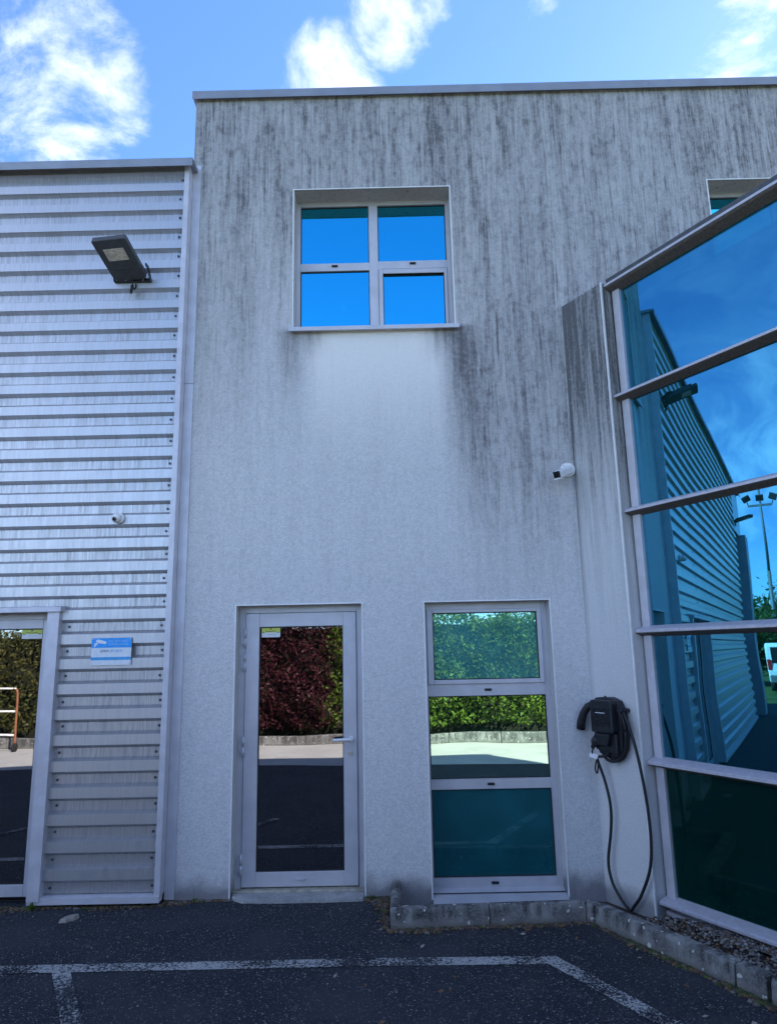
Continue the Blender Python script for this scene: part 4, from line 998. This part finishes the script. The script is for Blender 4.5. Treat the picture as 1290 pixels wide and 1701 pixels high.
# ------------------------------------------------------------------ behind the camera and mirrored in the glass
def hedge(name, x0, x1, h, m, label, dens=330, off=0.0):
    L = x1 - x0; nf = int(L * h * dens); nt = int(L * 1.6 * dens * 0.5)
    X = RNG.uniform(x0, x1, nf) + RNG.normal(0, 0.16, nf); Z = RNG.uniform(0.12, 1, nf) * h; bulge = 0.12 * np.sin(X * 3.1) + 0.09 * np.sin(Z * 5 + X * 1.7) + 0.07 * np.sin(X * 7.3 + Z * 9)
    Y = -2.98 + off + 0.1 * X - 0.12 + bulge - np.abs(RNG.normal(0, 0.22, nf)) - 0.25 * (Z / h > 0.85)
    X2 = RNG.uniform(x0, x1, nt); Y2 = -2.98 + off + 0.1 * X2 - RNG.uniform(0.1, 1.6, nt); Z2 = h + 0.10 * np.sin(X2 * 2.3) + 0.08 * np.sin(X2 * 6.1) + RNG.normal(0, 0.10, nt)
    Cn = np.c_[np.r_[X, X2], np.r_[Y, Y2], np.r_[Z, Z2]]
    root = empty(name, ((x0 + x1) / 2, -3.6 + 0.1 * (x0 + x1) / 2, 0), label, 'hedge', 'hedges along the far side of the lane')
    v, f = leaves(Cn, 0.040, RNG, 0.2); mesh_np('foliage', v, f, m, root)
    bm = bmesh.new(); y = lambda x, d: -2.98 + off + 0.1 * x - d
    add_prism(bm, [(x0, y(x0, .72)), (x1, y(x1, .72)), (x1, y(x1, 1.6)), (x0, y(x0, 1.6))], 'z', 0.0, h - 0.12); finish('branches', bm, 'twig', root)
hedge('hedge', -18, -4.3, 2.34, 'leaf_olive', 'long dull green hedge mirrored in the hall door', 520)
hedge('hedge', -4.3, -1.35, 2.40, 'leaf_purple', 'dark purple-leaved hedge mirrored in the glazed door', 1250)
hedge('hedge', -1.35, 9.0, 2.42, 'leaf_green', 'bright green leafy hedge mirrored in the tall window', 1000)

# wheeled rail cart
ct = empty('rail_cart', (-8.3, -3.1, 0), 'cart with orange posts and white rails mirrored in the hall door', 'cart')
cb = Matrix.Translation((-8.3, -3.12, 0)) @ Matrix.Rotation(rad(6), 4, 'Z')
for x in (-0.75, 0.75):
    bm = bmesh.new(); add_tube(bm, spline([(x, 0, 0.10), (x, 0, 0.8), (x, 0, 1.10), (x * 0.96, 0, 1.17), (x * 0.88, 0, 1.19)]), 0.022, 8); finish('post', bm, 'orange', ct, mtx=cb)
    bm = bmesh.new(); add_cyl(bm, (x - 0.02, 0, 0.08), (x + 0.02, 0, 0.08), 0.08, 16); finish('wheel', bm, 'tyre', ct, mtx=cb)
for z in (1.19, 0.74, 0.30):
    bm = bmesh.new(); add_tube(bm, [(-0.72, 0, z), (0.72, 0, z)], 0.02, 8); finish('rail', bm, 'vanwhite', ct, mtx=cb)

# light mast
ms = empty('light_mast', (-40, 5.55, 0), 'tall lighting mast with crossbar and floodlights, mirrored in the wing glass', 'light mast')
bm = bmesh.new(); add_cyl(bm, (-40, 5.55, 0), (-40, 5.55, 6), 0.14, 12, 0.11); add_cyl(bm, (-40, 5.55, 6), (-40, 5.55, 11.2), 0.09, 12, 0.07); finish('pole', bm, 'mast', ms)
box('crossbar', 'mast', ms, -40.06, -39.94, 4.85, 6.30, 10.1, 10.22)
for y in (4.75, 5.55, 6.35):
    bm = bmesh.new(); add_box(bm, -0.06, 0.06, -0.24, 0.24, -0.2, 0.2); finish('lamp_head', bm, 'lampgrey', ms, mtx=Matrix.Translation((-39.85, y, 10.6)) @ Matrix.Rotation(rad((y - 5.55) * -30), 4, 'X') @ Matrix.Rotation(rad(35), 4, 'Y'), bevel=0.03)
    bm = bmesh.new(); add_cyl(bm, (-39.98, y * 0.9 + 0.555, 10.2), (-39.9, y, 10.5), 0.03, 8); finish('lamp_arm', bm, 'mast', ms)

# parked van, rear towards the building
vn = empty('parked_van', (-26, 4.7, 0), 'white compact van parked on the grass verge, mirrored in the wing glass', 'van')
VX, VY0, VY1 = -24.0, 3.85, 5.55
bm = bmesh.new()
add_prism(bm, [(VX, 0.35), (VX, 0.75), (VX - 0.06, 1.05), (VX - 0.20, 1.74), (VX - 0.35, 1.82), (VX - 2.5, 1.80), (VX - 3.2, 1.15), (VX - 4.1, 0.95), (VX - 4.2, 0.4)], 'y', VY0, VY1)
finish('body', bm, 'vanwhite', vn, bevel=0.07, seg=3)
bm = bmesh.new(); add_prism(bm, [(VX - 0.052, 1.08), (VX - 0.175, 1.66), (VX - 0.20, 1.66), (VX - 0.1, 1.08)], 'y', VY0 + 0.17, VY1 - 0.17)
for v in bm.verts: v.co.x += 0.012
finish('rear_window', bm, 'vanglass', vn)
box('bumper', 'mast', vn, VX - 0.1, VX + 0.07, VY0 + 0.03, VY1 - 0.03, 0.32, 0.62, 0.04)
box('number_plate', 'sticker_white', vn, VX - 0.01, VX + 0.008, 4.45, 4.95, 0.78, 0.89)
for y in (VY0 + 0.02, VY1 - 0.14): box('tail_light', 'tail', vn, VX - 0.12, VX + 0.006, y, y + 0.12, 0.80, 1.2, 0.015)
for x in (-25.0, -27.4):
    for y in (VY0 - 0.01, VY1 - 0.19):
        bm = bmesh.new(); add_cyl(bm, (x, y, 0.3), (x, y + 0.2, 0.3), 0.31, 20); wh = finish('wheel', bm, 'tyre', vn)
        bm = bmesh.new(); add_cyl(bm, (x, y - 0.005, 0.3), (x, y + 0.205, 0.3), 0.18, 16); finish('rim', bm, 'steel', wh)


def tree(x, y, h, r, label, m='leaf_tree', n=5200):
    root = empty('tree', (x, y, 0), label, 'tree', 'trees beyond the parking area')
    bm = bmesh.new(); add_tube(bm, spline([(x, y, -0.1), (x + .05, y, h * .25), (x - .08, y + .06, h * .5), (x, y, h * .8)]), list(np.linspace(h * .03, .03, 19)), 8)
    for i in range(7):
        a = i * 2.4; z0 = h * RNG.uniform(.22, .5); add_tube(bm, spline([(x, y, z0), (x + math.cos(a) * r * .35, y + math.sin(a) * r * .35, z0 + h * .14), (x + math.cos(a) * r * .75, y + math.sin(a) * r * .75, z0 + h * .22)]), list(np.linspace(h * .012, .015, 13)), 6)
    finish('trunk', bm, 'bark', root)
    k = 26; cc = RNG.normal(size=(k, 3)); cc /= np.linalg.norm(cc, axis=1)[:, None]; cc *= RNG.uniform(.35, 1, (k, 1)); cc = cc * [r, r, h * .38] + [x, y, h * .58]
    idx = RNG.integers(0, k, n); P_ = cc[idx] + RNG.normal(0, r * .19, (n, 3)); P_[:, 2] = np.maximum(P_[:, 2], h * .1)
    v, f = leaves(P_, h * 0.018 + .05, RNG); mesh_np('crown', v, f, m, root)
for a in ((-30, 8.6, 4.2, 2.6, 'bushy green tree beside the van, mirrored in the wing glass'), (-34, 2.0, 6.0, 3.0, 'rounded green tree behind the van, mirrored in the wing glass'), (-31.5, 5.6, 3.2, 2.2, 'low dark bush directly behind the van, mirrored in the wing glass'),
          (-52, 8.5, 6.0, 4.0, 'broad tree beyond the light mast, left of it in the glass'), (-50, 1.5, 6.5, 4.0, 'broad tree beyond the light mast, right of it in the glass')): tree(*a)
